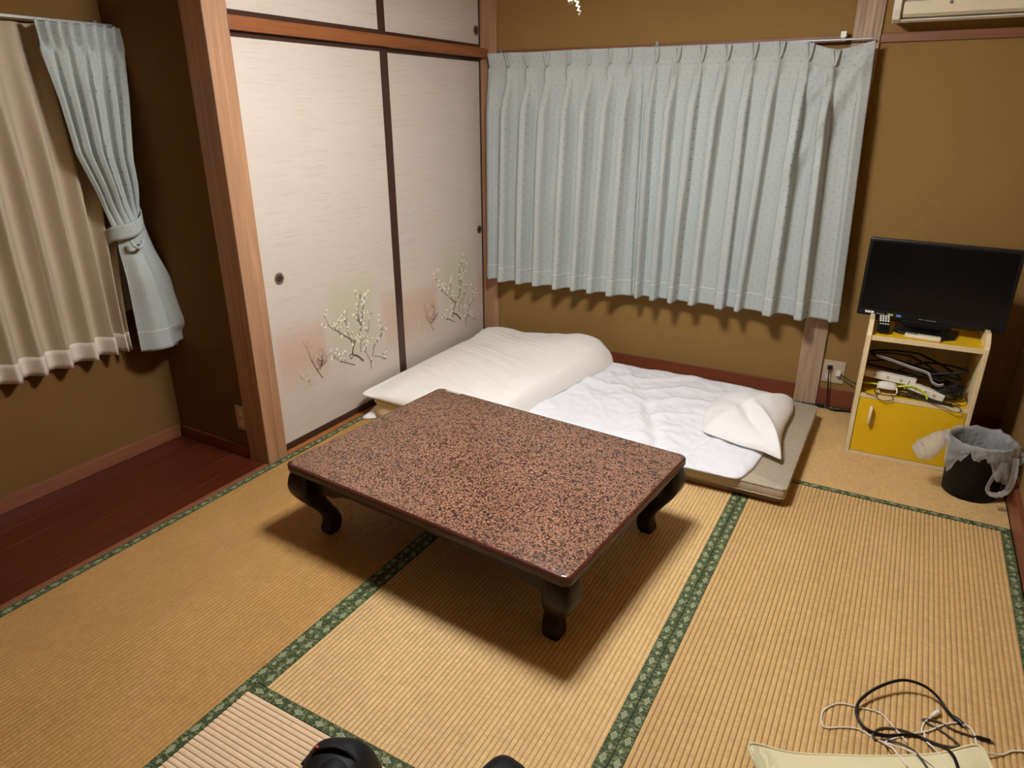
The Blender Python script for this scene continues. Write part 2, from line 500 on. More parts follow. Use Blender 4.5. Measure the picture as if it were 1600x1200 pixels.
def bag_film():
    a = NT('thin_white_film'); co = a.coord(); k = a.noise(co, 38, 4, 0.6, 1.5)
    a.base(srgb(234, 233, 228)); a.set(rough=0.25, spec=0.5); a.bump(k, 0.9, 0.010)
    tr = a.n('ShaderNodeBsdfTransparent'); tl = a.n('ShaderNodeBsdfTranslucent'); tl.inputs[0].default_value = srgb(214, 212, 205)
    m1 = a.n('ShaderNodeMixShader'); m1.inputs[0].default_value = 0.35; a.t.links.new(a.b.outputs[0], m1.inputs[1]); a.t.links.new(tl.outputs[0], m1.inputs[2])
    m2 = a.n('ShaderNodeMixShader'); m2.inputs[0].default_value = 0.55; a.t.links.new(m1.outputs[0], m2.inputs[1]); a.t.links.new(tr.outputs[0], m2.inputs[2])
    a.t.links.new(m2.outputs[0], a.out.inputs[0]); return a.m


M['film'] = bag_film()


def glow_mat():
    a = NT('lit_ring_tube'); a.base((1, 1, 1, 1)); a.b.inputs['Emission Color'].default_value = (0.965, 0.985, 1.02, 1); a.set(emit=LAMP_STRENGTH); return a.m


M['glow'] = glow_mat()


def acrylic_mat():
    a = NT('milky_acrylic'); a.base((0.9, 0.9, 0.88, 1)); a.set(rough=0.4)
    tl = a.n('ShaderNodeBsdfTranslucent'); tl.inputs[0].default_value = (0.95, 0.95, 0.93, 1)
    mx = a.n('ShaderNodeMixShader'); mx.inputs[0].default_value = 0.75
    a.t.links.new(a.b.outputs[0], mx.inputs[1]); a.t.links.new(tl.outputs[0], mx.inputs[2]); a.t.links.new(mx.outputs[0], a.out.inputs[0]); return a.m


M['acrylic'] = acrylic_mat()


def glass_mat():
    a = NT('window_glass'); a.base((0.02, 0.025, 0.03, 1)); a.set(rough=0.05, spec=0.6); return a.m


M['glass'] = glass_mat()
M['alu'] = plain('bronze_aluminium', srgb(206, 200, 190), 0.4, 0.03)
M['bag_cloth'] = plain('black_nylon', (0.005, 0.005, 0.0055, 1), 0.6, 0.2, 300, spec=0.22)

# ------------------------------------------------------------------ floor: six tatami mats in the classic layout
floor = struct('floor', 'tatami covered floor of the room', 'floor', (0, 0, 0))
MB().box(0, 3 * W + .04, -4 * W - .6, .03, -.10, -.052).build('subfloor', M['plank'], floor)


def rib_surface(L, Wd, bw):
    """ribbed rush surface: local x along the mat (length L), y across"""
    m = MB(); n = round((Wd - 2 * bw) / 0.01485); sp = (Wd - 2 * bw) / n
    prof = [(0, -.0017), (.10, -.0001), (.28, .0008), (.5, .0012), (.72, .0008), (.90, -.0002)]
    ys = []
    for i in range(n):
        for (t, h) in prof: ys.append((-Wd / 2 + bw + (i + t) * sp, h))
    ys.append((Wd / 2 - bw, -.0017))
    for (y, h) in ys: m.v.append((-L / 2, y, h)); m.v.append((L / 2, y, h))
    for i in range(len(ys) - 1): m.f.append((2 * i, 2 * i + 1, 2 * i + 3, 2 * i + 2))
    k = len(m.v)
    m.v += [(-L / 2, -Wd / 2 + bw, -.05), (L / 2, -Wd / 2 + bw, -.05), (L / 2, Wd / 2 - bw, -.05), (-L / 2, Wd / 2 - bw, -.05)]
    l = 2 * (len(ys) - 1)
    m.f += [(k + 3, k + 2, k + 1, k), (k, k + 1, 1, 0), (k + 2, k + 3, l, l + 1),
            tuple([k + 3, k] + list(range(0, l + 1, 2))), tuple([k + 1, k + 2] + list(range(l + 1, 0, -2)))]
    return m


BWD = 0.033
rib_me = None
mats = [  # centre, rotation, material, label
    ((W * .5, -W, 0), 90, 'tatami_dark', 'tatami mat under the folded bedding by the sliding doors'),
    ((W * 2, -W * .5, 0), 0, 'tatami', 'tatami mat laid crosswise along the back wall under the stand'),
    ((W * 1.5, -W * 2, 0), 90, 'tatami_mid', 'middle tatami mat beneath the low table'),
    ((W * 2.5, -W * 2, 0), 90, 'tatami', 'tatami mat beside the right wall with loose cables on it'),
    ((W * .5, -W * 3, 0), 90, 'tatami_dark', 'tatami mat along the dark alcove boards'),
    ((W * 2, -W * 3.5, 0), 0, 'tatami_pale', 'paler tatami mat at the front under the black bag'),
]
rib_cache = {}
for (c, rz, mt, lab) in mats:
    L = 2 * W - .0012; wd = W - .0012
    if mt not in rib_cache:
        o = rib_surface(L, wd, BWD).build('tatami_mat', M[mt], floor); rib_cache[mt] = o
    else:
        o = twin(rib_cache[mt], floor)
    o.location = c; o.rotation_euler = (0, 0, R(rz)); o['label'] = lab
    for s in (-1, 1):
        if 'heri' not in rib_cache:
            h = MB().box(-L / 2, L / 2, -BWD / 2, BWD / 2, -.05, .0016).build('cloth_border', M['heri'], o, bevel=.0012); rib_cache['heri'] = h
        else:
            h = twin(rib_cache['heri'], o)
        h.location = (0, s * (wd / 2 - BWD / 2), 0); h.rotation_euler = (0, 0, 0 if s < 0 else math.pi)
        h['label'] = 'green brocade border with pale diamonds'

# alcove floor
fa = struct('floor_alcove', 'dark polished plank floor of the alcove', 'floor')
MB().box(-.66, -.001, -4.42, -1.94, -.08, -.024).build('subfloor', M['frame_dark'], fa)
xs = [-.630, -.605, -.477, -.350, -.236, -.123, -.028]
for i in range(6):
    MB().box(xs[i] + .0008, xs[i + 1] - .0008, -4.40, -1.942, -.024, -.0005).build('plank', M['plank'], fa, bevel=.0015)
MB().box(-.0272, -.0012, -4.40, -1.949, -.03, .002).build('edge_sill', M['base_left'], fa, bevel=.002)
# hall behind the camera
MB_h = struct('floor_hall', 'plank floor of the hall behind the camera', 'floor')
MB().box(0, 2.9, -4.42, -4 * W - .002, -.05, -.002).build('hall_boards', M['plank'], MB_h)

# ------------------------------------------------------------------ walls
H = 2.46
wb = struct('wall_back', 'olive brown sand plaster wall behind the window curtain', 'wall')
m = MB(); wx0, wx1, wz0, wz1 = .14, 1.86, .66, 1.70
m.box(-.2, wx0, .014, .13, -.05, H).box(wx1, 2.95, .014, .13, -.05, H).box(wx0, wx1, .014, .13, -.05, wz0).box(wx0, wx1, .014, .13, wz1, H)
m.build('plaster', M['wall'], wb)
wr = struct('wall_right', 'brown sand plaster wall beside the television', 'wall')
MB().box(2.884, 2.99, -4.42, .013, -.05, H).build('plaster', M['wall'], wr)
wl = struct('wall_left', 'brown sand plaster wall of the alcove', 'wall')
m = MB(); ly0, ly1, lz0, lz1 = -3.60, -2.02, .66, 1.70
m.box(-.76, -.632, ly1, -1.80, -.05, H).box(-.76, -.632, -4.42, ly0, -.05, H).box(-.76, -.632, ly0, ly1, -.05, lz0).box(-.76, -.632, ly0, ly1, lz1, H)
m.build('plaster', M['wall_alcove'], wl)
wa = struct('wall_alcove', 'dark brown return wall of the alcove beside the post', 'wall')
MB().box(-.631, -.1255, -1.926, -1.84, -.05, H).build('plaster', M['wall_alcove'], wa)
wc = struct('wall_closet', 'back of the closet behind the sliding doors', 'wall')
MB().box(-.30, -.12, -1.838, .012, -.05, H).build('plaster', M['wall'], wc)
wf = struct('wall_front', 'brown plaster wall behind the camera', 'wall')
MB().box(-.76, 2.99, -4.54, -4.422, -.05, H).build('plaster', M['wall'], wf)
ce = struct('ceiling', 'board ceiling above the room', 'ceiling')
for i in range(9):
    MB().box(-.76 + i * .417, -.76 + (i + 1) * .417 - .004, -4.54, .13, H + .002, H + .03).build('board', M['ceiling'], ce)


def s1(name, label, cat, mb, mat, bevel=.002):
    o = mb.build(name, mat, None, bevel=bevel); return tag(o, label, cat, kind='structure')


s1('baseboard_back', 'reddish brown baseboard below the curtained window', 'baseboard', MB().box(.056, 1.934, 0.0, .0138, .002, .098), M['base_red'])
s1('baseboard_back_right', 'reddish brown baseboard behind the television stand', 'baseboard', MB().box(2.054, 2.866, 0.0, .0138, .002, .098), M['base_red'])
s1('baseboard_right', 'brown baseboard along the right wall', 'baseboard', MB().box(2.8665, 2.8838, -4.4, .0, .002, .10), M['base_red'])
s1('baseboard_left', 'brown baseboard along the alcove wall', 'baseboard', MB().box(-.6318, -.612, -4.4, -1.945, 0, .06), M['base_left'])
s1('baseboard_alcove', 'dark baseboard on the alcove return wall', 'baseboard', MB().box(-.611, -.1255, -1.941, -1.9265, 0, .052), M['base_red'])
s1('trim_1', 'square brown wooden post between alcove and sliding doors', 'post', MB().box(-.125, 0, -1.947, -1.838, -.02, H), M['post'], .004)
s1('trim_2', 'greyish weathered wooden post beside the wall socket', 'post', MB().box(1.936, 2.052, -.004, .0138, .0, H), M['post_grey'], .003)
s1('trim_3', 'slim wooden corner post between sliding doors and window', 'post', MB().box(-.118, .054, -.002, .0138, .002, H), M['post'], .002)
s1('trim_4', 'orange brown lintel above the tall sliding doors', 'lintel', MB().box(-.118, 0, -1.837, -.003, 1.769, 1.818), M['kamoi'], .002)
s1('trim_5', 'brown wooden rail across the wall above the window curtain', 'rail', MB().box(.056, 1.934, .001, .0138, 1.768, 1.805), M['rail_wood'], .002)
s1('trim_6', 'brown wooden rail on the wall below the air conditioner', 'rail', MB().box(2.054, 2.866, .001, .0138, 1.768, 1.805), M['rail_wood'], .002)
s1('trim_7', 'orange brown grooved threshold under the sliding doors', 'threshold',
   MB().box(-.118, -.001, -1.837, -.003, -.05, .0015).box(-.016, -.001, -1.837, -.003, .0015, .005), M['shikii'], .001)

# windows behind the curtains
wn = struct('window_1', 'dark night window behind the drawn grey curtains', 'window')
m = MB(); m.box(wx0, wx1, .02, .09, wz0, wz0 + .035).box(wx0, wx1, .02, .09, wz1 - .035, wz1).box(wx0, wx0 + .035, .02, .09, wz0 + .035, wz1 - .035).box(wx1 - .035, wx1, .02, .09, wz0 + .035, wz1 - .035).box(.98, 1.02, .03, .08, wz0 + .035, wz1 - .035)
m.build('window_frame', M['alu'], wn)
for a_, b_ in ((wx0 + .036, .979), (1.021, wx1 - .036)): MB().box(a_, b_, .05, .056, wz0 + .036, wz1 - .036).build('pane', M['glass'], wn)
wn = struct('window_2', 'dark night window behind the beige lace curtain', 'window')
m = MB(); m.box(-.72, -.64, ly0, ly1, lz0, lz0 + .035).box(-.72, -.64, ly0, ly1, lz1 - .035, lz1).box(-.72, -.64, ly0, ly0 + .035, lz0 + .035, lz1 - .035).box(-.72, -.64, ly1 - .035, ly1, lz0 + .035, lz1 - .035).box(-.71, -.65, -2.83, -2.79, lz0 + .035, lz1 - .035)
m.build('window_frame', M['alu'], wn)
for a_, b_ in ((ly0 + .036, -2.831), (-2.789, ly1 - .036)): MB().box(-.688, -.682, a_, b_, lz0 + .036, lz1 - .036).build('pane', M['glass'], wn)

# ------------------------------------------------------------------ sliding doors (fusuma)
rng = random.Random(4)


def ribbon(m, pts, w0, w1, x):
    """flat printed brush stroke in the y-z plane"""
    p = catmull([(x, a, b) for a, b in pts], 5); b = len(m.v); n = len(p)
    for i, q in enumerate(p):
        t = (p[min(i + 1, n - 1)] - p[max(i - 1, 0)]).normalized(); w = lerp(w0, w1, i / (n - 1)) / 2
        m.v.append((x, q.y - t.z * w, q.z + t.y * w)); m.v.append((x, q.y + t.z * w, q.z - t.y * w))
    for i in range(n - 1): m.f.append((b + 2 * i, b + 2 * i + 1, b + 2 * i + 3, b + 2 * i + 2))
    return p


def twigs(m, p, n, ln, x, tips):
    for _ in range(n):
        q = p[rng.randrange(len(p) // 4, len(p))]; a = R(rng.uniform(25, 155)); l = ln * rng.uniform(.5, 1.3)
        e = (q.y + math.cos(a) * l, q.z + math.sin(a) * l); mid = (q.y + math.cos(a + .4) * l * .5, q.z + math.sin(a + .4) * l * .5)
        pp = ribbon(m, [(q.y, q.z), mid, e], .0032, .0012, x); tips += [pp[-1], pp[len(pp) // 2]]


def plum_print(parent, by, bz, x):
    """plum branches printed on the door; (by,bz) is the foot of the main trunk"""
    B = lambda l: [(by + a + 1.255, bz + b - .278) for a, b in l]
    m = MB(); tips = []
    strokes = [([(-1.255, .278), (-1.296, .319), (-1.331, .341), (-1.313, .388), (-1.304, .404)], .012, .007, 2),
               ([(-1.304, .404), (-1.253, .453), (-1.269, .53), (-1.231, .627)], .007, .002, 12),
               ([(-1.251, .471), (-1.230, .538), (-1.208, .604)], .005, .002, 9),
               ([(-1.31, .40), (-1.34, .423), (-1.412, .479), (-1.466, .52), (-1.503, .584)], .006, .002, 12),
               ([(-1.268, .329), (-1.262, .383), (-1.204, .422), (-1.190, .482)], .005, .002, 7),
               ([(-1.33, .40), (-1.355, .47), (-1.35, .55)], .005, .002, 8),
               ([(-1.32, .278), (-1.386, .311), (-1.432, .334), (-1.458, .365)], .006, .002, 8),
               ([(-1.201, .218), (-1.196, .26), (-1.153, .275), (-1.079, .233)], .005, .002, 6),
               ([(-1.197, .25), (-1.16, .334), (-1.10, .374), (-1.095, .444)], .005, .002, 12),
               ([(-1.196, .26), (-1.23, .318), (-1.225, .354)], .004, .002, 5),
               ([(-1.331, .341), (-1.352, .338), (-1.345, .318), (-1.331, .330)], .007, .005, 0)]
    for (pts, w0, w1, n) in strokes:
        p = ribbon(m, B(pts), w0, w1, x); twigs(m, p, n, .05, x, tips)
    m.build('plum_branch_print', M['branch'], parent)
    m2 = MB(); tips2 = []
    for pts in ([(-1.552, .284), (-1.584, .339), (-1.61, .39), (-1.636, .466)], [(-1.568, .329), (-1.546, .362), (-1.537, .428)], [(-1.584, .339), (-1.524, .355), (-1.503, .383)]):
        p = ribbon(m2, B(pts), .006, .0018, x); twigs(m2, p, 10, .045, x, tips2)
    m2.build('bare_branch_print', M['branch_red'], parent)
    m3 = MB()
    for pts in ([(-1.66, .25), (-1.67, .30), (-1.69, .34)], [(-1.66, .26), (-1.63, .31), (-1.62, .34)]):
        p = ribbon(m3, B(pts), .004, .0015, x); twigs(m3, p, 8, .04, x, [])
    m3.build('faint_branch_print', M['branch_pale'], parent)
    m4 = MB()
    for q in tips:
        if rng.random() < .8:
            r = rng.uniform(.0045, .0095); y0, z0 = q.y + rng.uniform(-.004, .004), q.z + rng.uniform(-.004, .004); b = len(m4.v)
            for k in range(10):
                a = 2 * math.pi * k / 10; rr = r * (1 if k % 2 else .72); m4.v.append((x + .0002, y0 + rr * math.cos(a), z0 + rr * math.sin(a)))
            m4.f.append(tuple(range(b, b + 10)))
    m4.build('plum_blossom_print', M['blossom'], parent)


def finger_pull(parent, y, z, x, r=.0265):
    rg = MB()
    rg.lathe([(r * .62, -.004), (r * .62, .0012), (r * .70, .0026), (r * .9, .0026), (r, .0012), (r, -.004)], 28)
    o = rg.build('finger_pull', M['metal_dark'], parent, smooth=True, angle=40)
    o.location = (x, y, z); o.rotation_euler = (0, R(90), 0); o['label'] = 'round dark metal finger pull'
    c = MB().lathe([(0, -.0002), (r * .45, -.0002), (r * .61, .0004), (r * .61, -.003)], 28).build('cup', M['pull_cup'], o, smooth=True, angle=40)
    for k in range(6):
        a = k * math.pi / 3
        MB().lathe([(0, .0035), (.0016, .003), (.0022, .002)], 8, (r * .84 * math.cos(a), r * .84 * math.sin(a), 0)).build('stud', M['tape'], o)


M['metal_dark'] = plain('aged_bronze', srgb(120, 104, 88), 0.4, 0.45, 260, metal=0.5)
M['pull_cup'] = plain('pull_cup_brown', srgb(58, 34, 26), 0.4)


def fusuma(name, label, y0, y1, z0, z1, x, pull, patches=None, plum=None, stile=.03, wide=None, bottom=.03, top=.02):
    d = struct(name, label, 'sliding door', (x, 0, 0))
    pm = fusuma_material(name + '_paper', patches) if patches else M['paper_plain']
    wide = wide or stile
    MB().box(-.014, 0, y0 + stile, y1 - wide, z0 + bottom, z1 - top).build('paper_panel', pm, d)
    MB().box(-.0155, .0035, y0, y0 + stile - .0002, z0, z1).build('stile', M['frame_dark'], d, bevel=.0015)
    MB().box(-.0155, .0035, y1 - wide + .0002, y1, z0, z1).build('stile', M['frame_dark'], d, bevel=.0015)
    MB().box(-.0155, .003, y0 + stile, y1 - wide, z0, z0 + bottom - .0002).build('rail', M['frame_dark'], d, bevel=.0015)
    MB().box(-.0155, .003, y0 + stile, y1 - wide, z1 - top + .0002, z1).build('rail', M['frame_dark'], d, bevel=.0015)
    if pull: finger_pull(d, pull[0], pull[1], .0008)
    if plum: plum_print(d, plum[0], plum[1], .0006)
    return d


fusuma('door_1', 'left tall cream sliding door printed with plum branches, beside the post', -1.836, -.888, .006, 1.768, -.036, (-1.725, .806),
       [(-1.79, -1.49, .32, .55, PEACH, .6), (-1.44, -1.13, .35, .71, GREEN, .55), (-1.05, -.93, .32, .57, PEACH, .55)], (-1.237, .269), stile=.006, wide=.056)
fusuma('door_2', 'right tall cream sliding door printed with plum branches, beside the window curtain', -.925, -.004, .006, 1.768, -.056, (-.046, .780),
       [(-.93, -.54, .29, .53, PEACH, .55), (-.465, -.155, .35, .67, GREEN, .55), (-.07, .04, .32, .51, PEACH, .55)], (-.287, .248), stile=.03, wide=.014)
fusuma('door_3', 'left small upper sliding door above the lintel', -1.836, -.893, 1.8195, 2.28, -.036, (-1.74, 1.92), stile=.006, wide=.052, bottom=.022)
fusuma('door_4', 'right small upper sliding door above the lintel', -.93, -.004, 1.8195, 2.28, -.056, (-.043, 1.912), wide=.014, bottom=.022)
s1('trim_8', 'upper frame above the small sliding doors', 'lintel', MB().box(-.118, 0, -1.837, -.003, 2.282, 2.33), M['kamoi'])
wu = struct('wall_upper_left', 'plaster strip above the small sliding doors', 'wall')
MB().box(-.118, -.01, -1.837, -.003, 2.331, H).build('plaster', M['wall'], wu)

# ------------------------------------------------------------------ curtains
def fold_depth(t, tm):
    t = t % 1.0
    return .5 + .5 * math.cos(math.pi * t / tm) if t < tm else .5 - .5 * math.cos(math.pi * (t - tm) / (1 - tm))


FA = ((0, .20, .30, .48, .94, 1), (1, .94, .45, .10, 0, 1))                # crisp edge on the left of every fold
FB = ((0, .07, .45, .66, .76, 1), (1, .02, .04, .20, .92, 1))     # crisp edge on the right of every fold


def drawn_curtain(name, label, tops, hems, tm0, tm1, ztop, zhem, y0, seed, sag=None, per=30):
    root = thing(name, label, 'curtain', (0, 0, 0), group='grey dotted curtains of the back window')
    K = len(tops) - 1; nu = K * per; nv = 110
    def fn(u, v):
        ph = u * K; k = min(int(ph), K - 1); t = ph - k
        z_rel = v                                   # 0 hem .. 1 top
        hx = lerp(hems[k], hems[k + 1], t); tx = lerp(tops[k], tops[k + 1], t)
        s = z_rel ** 1.0; x = lerp(hx, tx, s)
        tm = clamp(lerp(tm0, tm1, u))
        tt = clamp(t + .05 * nz(k * 1.7 + seed, v * 1.5) * math.sin(math.pi * t))
        d = lerp(table(FA[0], FA[1], tt), table(FB[0], FB[1], tt), tm)
        below = sstep(.945, .74, v); amp = lerp(.008, .090, below) * (1 + .25 * nz(k * 3.1 + seed, v * 1.2, 5))
        if k == 0 and t < .5: amp *= lerp(.35, 1, t * 2)
        if k == K - 1 and t > .5: amp *= lerp(1, .35, (t - .5) * 2)
        y = y0 - amp * d
        # below the stiff heading band the cloth springs forward, gathered at every pinch
        dk = min(t, 1 - t) * (tops[k + 1] - tops[k]); inner = 0 < k + round(t) < K
        y += .012 * sstep(.938, .945, v) - .024 * clamp((v - .945) / .055)
        if inner:
            y -= .022 * gauss(dk, .012) * gauss(v - .922, .018) - .012 * gauss(dk, .006) * gauss(v - .944, .006)
            x += (1 if t < .5 else -1) * -.005 * gauss(dk - .02, .012) * sstep(.90, .94, v)
        y += .004 * nz(x * 9 + seed, v * 3.0, 2)
        z = lerp(zhem, ztop, v) + .004 * nz(x * 4, 3 + seed) * v
        if sag:
            g = gauss(ph - sag, .62) * sstep(.4, 1.0, v)
            z -= .042 * g
            cx = sag - .55 * ((1 - v) / .14) ** 1.2
            y -= .040 * gauss(ph - cx, .20) * sstep(.78, .86, v) * sstep(1.0, .93, v)
            cx2 = sag + .95 - 1.9 * (1 - v) / .40
            y -= .030 * gauss(ph - cx2, .24) * sstep(.45, .62, v) * sstep(1.0, .93, v)
        return (x, y, z)
    tot = abs(tops[-1] - tops[0]) * 1.45
    m = MB().grid(nu, nv, fn, lambda u, v: (u * tot, v * (ztop - zhem)))
    cl = m.build('cloth', M['curtain'], root, smooth=True, solid=.0022)
    # heading band seam: thin rib where the stiff heading tape ends
    for k in range(1, K):
        pm = MB()
        for off in (-.0125, .0, .0115):
            P_ = [fn(k / K, v_) for v_ in (.943, .955, .972, .988, .999)]
            pm.tube([(p[0] + off * w_, p[1] - .009 + (.007 if abs(off) < .002 else .0), p[2]) for p, w_ in zip(P_, (.12, .35, .75, 1, 1.1))], [.0045, .0052, .0060, .0062, .0058], 8)
        pm.build('pinch_pleat', M['pleat'], root, smooth=True)
        x, y, z = fn(k / K, .972)
        MB().tube([(x, y0 + .012, z + .012), (x, y0 + .020, z + .030), (x, y0 + .024, z + .034)], .0016, 6).build('hook', M['white_plastic'], root)
    return root


CT = [.048, .186, .308, .431, .561, .683, .799, .908, 1.002]
CH = [.035, .149, .274, .386, .531, .642, .746, .868, 1.018]
drawn_curtain('window_curtain', 'left half of the drawn grey dotted curtain, next to the sliding doors', CT, CH, 0.0, 0.0, 1.785, .488, -.075, 1.0)
CT2 = [.985, 1.054, 1.166, 1.287, 1.410, 1.533, 1.654, 1.780, 1.893, 2.044]
CH2 = [1.000, 1.060, 1.154, 1.262, 1.376, 1.530, 1.615, 1.782, 1.935, 2.100]
drawn_curtain('window_curtain', 'right half of the drawn grey dotted curtain, with one sagging pleat at its end', CT2, CH2, 1.0, 1.0, 1.782, .500, -.088, 7.0, sag=8.0)

rl = thing('curtain_rail', 'thin metal curtain rail above the back window', 'curtain rail', (0, 0, 0))
MB().box(.06, 2.03, -.058, -.046, 1.778, 1.787).build('rail_bar', M['metal'], rl, bevel=.002)
for x in (.088, 1.018, 1.905):
    b = MB().box(x - .007, x + .007, -.062, .0005, 1.7875, 1.7905).box(x - .007, x + .007, -.004, .0005, 1.779, 1.815); b.build('bracket', M['metal'], rl)
MB().box(1.893, 1.917, -.063, -.030, 1.791, 1.816).build('bracket_clip', M['white_plastic'], rl, bevel=.002)

# left window: lace curtain + tied-back curtain on a rail
rl = thing('curtain_rail', 'thin metal curtain rail above the alcove window', 'curtain rail', (0, 0, 0))
MB().box(-.572, -.556, -3.72, -1.93, 1.792, 1.804).build('rail_bar', M['metal'], rl, bevel=.002)
for y in (-3.3, -2.6, -2.0):
    MB().box(-.632, -.556, y - .007, y + .007, 1.805, 1.809).build('bracket', M['metal'], rl)

lace = thing('lace_curtain', 'beige lace curtain with hem band hanging before the alcove window', 'curtain', (0, 0, 0))
LT = [-3.70 + .105 * i for i in range(18)]
LH = [-3.70, -3.60, -3.50, -3.40, -3.30, -3.20, -3.10, -3.00, -2.90, -2.80, -2.69, -2.586, -2.491, -2.395, -2.283, -2.203, -2.150, -2.128]
LT = [lerp(-3.70, -1.985, i / 17) for i in range(18)]


def lace_fn(v0, v1, out=0.0):
    def fn(u, vv):
        v = lerp(v0, v1, vv); ph = u * 17; k = min(int(ph), 16); t = ph - k
        y = lerp(lerp(LH[k], LH[k + 1], t), lerp(LT[k], LT[k + 1], t), sstep(0, 1, v) ** 1.3)
        d = fold_depth(t, .5); amp = lerp(.062, .020, sstep(.55, .97, v)) * (1 + .3 * nz(k * 2.3, v * 1.5))
        d = lerp(d, d ** 1.6, .6)
        x = -.612 + amp * d + .004 * nz(y * 12, v * 5) + out
        return (x, y, lerp(.512, 1.785, v))
    return fn


MB().grid(17 * 20, 70, lace_fn(.062, 1.0), lambda u, v: (u * 2.6, v * 1.2), flip=True).build('lace_cloth', M['sheer'], lace, smooth=True)
MB().grid(17 * 20, 4, lace_fn(0, .0625, .0004), lambda u, v: (u * 2.6, v * .08), flip=True).build('hem_band', M['sheer_hem'], lace, smooth=True, solid=.001)

tied = thing('tied_curtain', 'grey dotted curtain gathered and tied back beside the dark alcove wall', 'curtain', (0, 0, 0))
ZL = [.505, .82, 1.017, 1.045, 1.163, 1.336, 1.583, 1.689, 1.791]
YL = [-2.121, -2.117, -2.112, -2.119, -2.159, -2.215, -2.236, -2.245, -2.250]
ZR = [.505, .682, .899, 1.053, 1.12, 1.30, 1.543, 1.661, 1.788]
YR = [-1.868, -1.895, -1.955, -1.990, -1.993, -1.990, -1.952, -1.930, -1.915]


FT = ((0, .30, .50, .62, .85, 1), (.75, 1, .85, .15, 0, .75))


def tied_fn(u, v):
    z = lerp(.508, 1.792, v); yl = table(ZL, YL, z); yr = table(ZR, YR, z)
    up = sstep(1.02, 1.22, z); dn = sstep(1.05, .80, z); neck = gauss(z - 1.045, .055)
    uw = clamp(u + .045 * nz(u * 3.1, 7.3) * math.sin(math.pi * u))
    y = lerp(yl, yr, u)
    ph = uw * 5.6 + .15 * nz(3, z * 2.5); d_up = table(FT[0], FT[1], ph % 1.0) * (.8 + .5 * nz(math.floor(ph) * 1.9, 3))
    hd = sstep(1.69, 1.72, z)
    d_hd = .5 + .5 * math.cos(uw * 8 * 2 * math.pi)
    d_dn = .55 + .45 * sstep(0, .25, u) - .55 * sstep(.42, .66, u) + .30 * sstep(.70, .90, u)
    x = -.540 + up * (1 - hd) * .060 * d_up * (.45 + .55 * sstep(1.72, 1.5, z)) + hd * .026 * d_hd ** .7
    x += dn * .060 * d_dn + .030 * (1 - (2 * u - 1) ** 2) * (1 - .6 * up) + .016 * neck
    x += .012 * gauss(u - .85, .06) * dn * math.sin((z - .5) * 14)
    x += .020 * gauss(z - .60, .035) * gauss(u - .78, .12) - .012 * gauss(z - .55, .02) * gauss(u - .78, .16)
    if .6 < u and z < .62: z += .02 * (u - .6) * sstep(.62, .52, z) * 2
    z += .03 * neck * (u - .5) * 1.2 + .005 * hd * math.sin(uw * 50)
    return (x, y, z)


MB().grid(170, 110, tied_fn, lambda u, v: (u * .80, v * 1.284), flip=True).build('cloth', M['curtain_tied'], tied, smooth=True, solid=.002)
# rolls of the back layers peeping out under the hem
for k, (yy, xx) in enumerate(((-2.05, -.535), (-1.995, -.53), (-1.945, -.527))):
    MB().lathe([(0, 0), (.017, .002), (.019, .03), (.015, .05)], 14, (xx, yy, .487)).build('back_fold', M['pleat_tied'], tied, smooth=True)


def tie_fn(u, v):
    a = lerp(-.15, 1.15, u) * math.pi                      # goes round the front of the neck
    yc, xc = -2.062, -.540; ry, rx = .074, .074
    y = yc - ry * math.cos(a); x = xc + rx * math.sin(a)
    zc = lerp(.992, 1.092, u); return (x, y, zc + (v - .5) * .058 + .006 * math.sin(u * 9))


MB().grid(40, 5, tie_fn, lambda u, v: (u * .3, v * .06 + .3), flip=True).build('tieback', M['curtain_tied'], tied, smooth=True, solid=.004)
MB().tube(catmull([(-.462, -2.092, .990), (-.452, -2.090, .972), (-.450, -2.072, .960), (-.452, -2.054, .968), (-.458, -2.046, .985)], 6), .007, 8).build('tieback_loop', M['pleat_tied'], tied, smooth=True)

# ------------------------------------------------------------------ low table
tb = thing('low_table', 'low lacquered wooden table with speckled brown top and curved cat legs', 'table', (1.130, -1.901, 0), R(-5.0))
LX, LY, TZ = 1.192, .880, .306


def rrect(lx, ly, r, n=6):
    out = []
    for (cx, cy, a0) in ((lx / 2 - r, ly / 2 - r, 0), (-lx / 2 + r, ly / 2 - r, 90), (-lx / 2 + r, -ly / 2 + r, 180), (lx / 2 - r, -ly / 2 + r, 270)):
        for k in range(n + 1):
            a = R(a0 + 90 * k / n); out.append((cx + r * math.cos(a), cy + r * math.sin(a)))
    return out


m = MB(); b0 = 0
levels = [(-.012, TZ - .038), (-.004, TZ - .034), (0, TZ - .026), (0, TZ - .012), (0, TZ - .008)]
ring_n = 28
for (ins, z) in levels:
    for (x, y) in rrect(LX + 2 * ins, LY + 2 * ins, .032 + ins): m.v.append((x, y, z))
for i in range(len(levels) - 1):
    for k in range(ring_n):
        k2 = (k + 1) % ring_n; m.f.append((i * ring_n + k, i * ring_n + k2, (i + 1) * ring_n + k2, (i + 1) * ring_n + k))
m.f.append(tuple(reversed(range(ring_n))))
m.f.append(tuple((len(levels) - 1) * ring_n + k for k in range(ring_n)))
m.build('table_edge', M['table_edge'], tb, smooth=True, angle=35)
m = MB()
for (ins, z) in ((-.0002, TZ - .0079), (-.0012, TZ - .0045), (-.0042, TZ - .0015), (-.0085, TZ - .0003)):
    for (x, y) in rrect(LX + 2 * ins, LY + 2 * ins, .032 + ins): m.v.append((x, y, z))
for i in range(3):
    for k in range(ring_n):
        k2 = (k + 1) % ring_n; m.f.append((i * ring_n + k, i * ring_n + k2, (i + 1) * ring_n + k2, (i + 1) * ring_n + k))
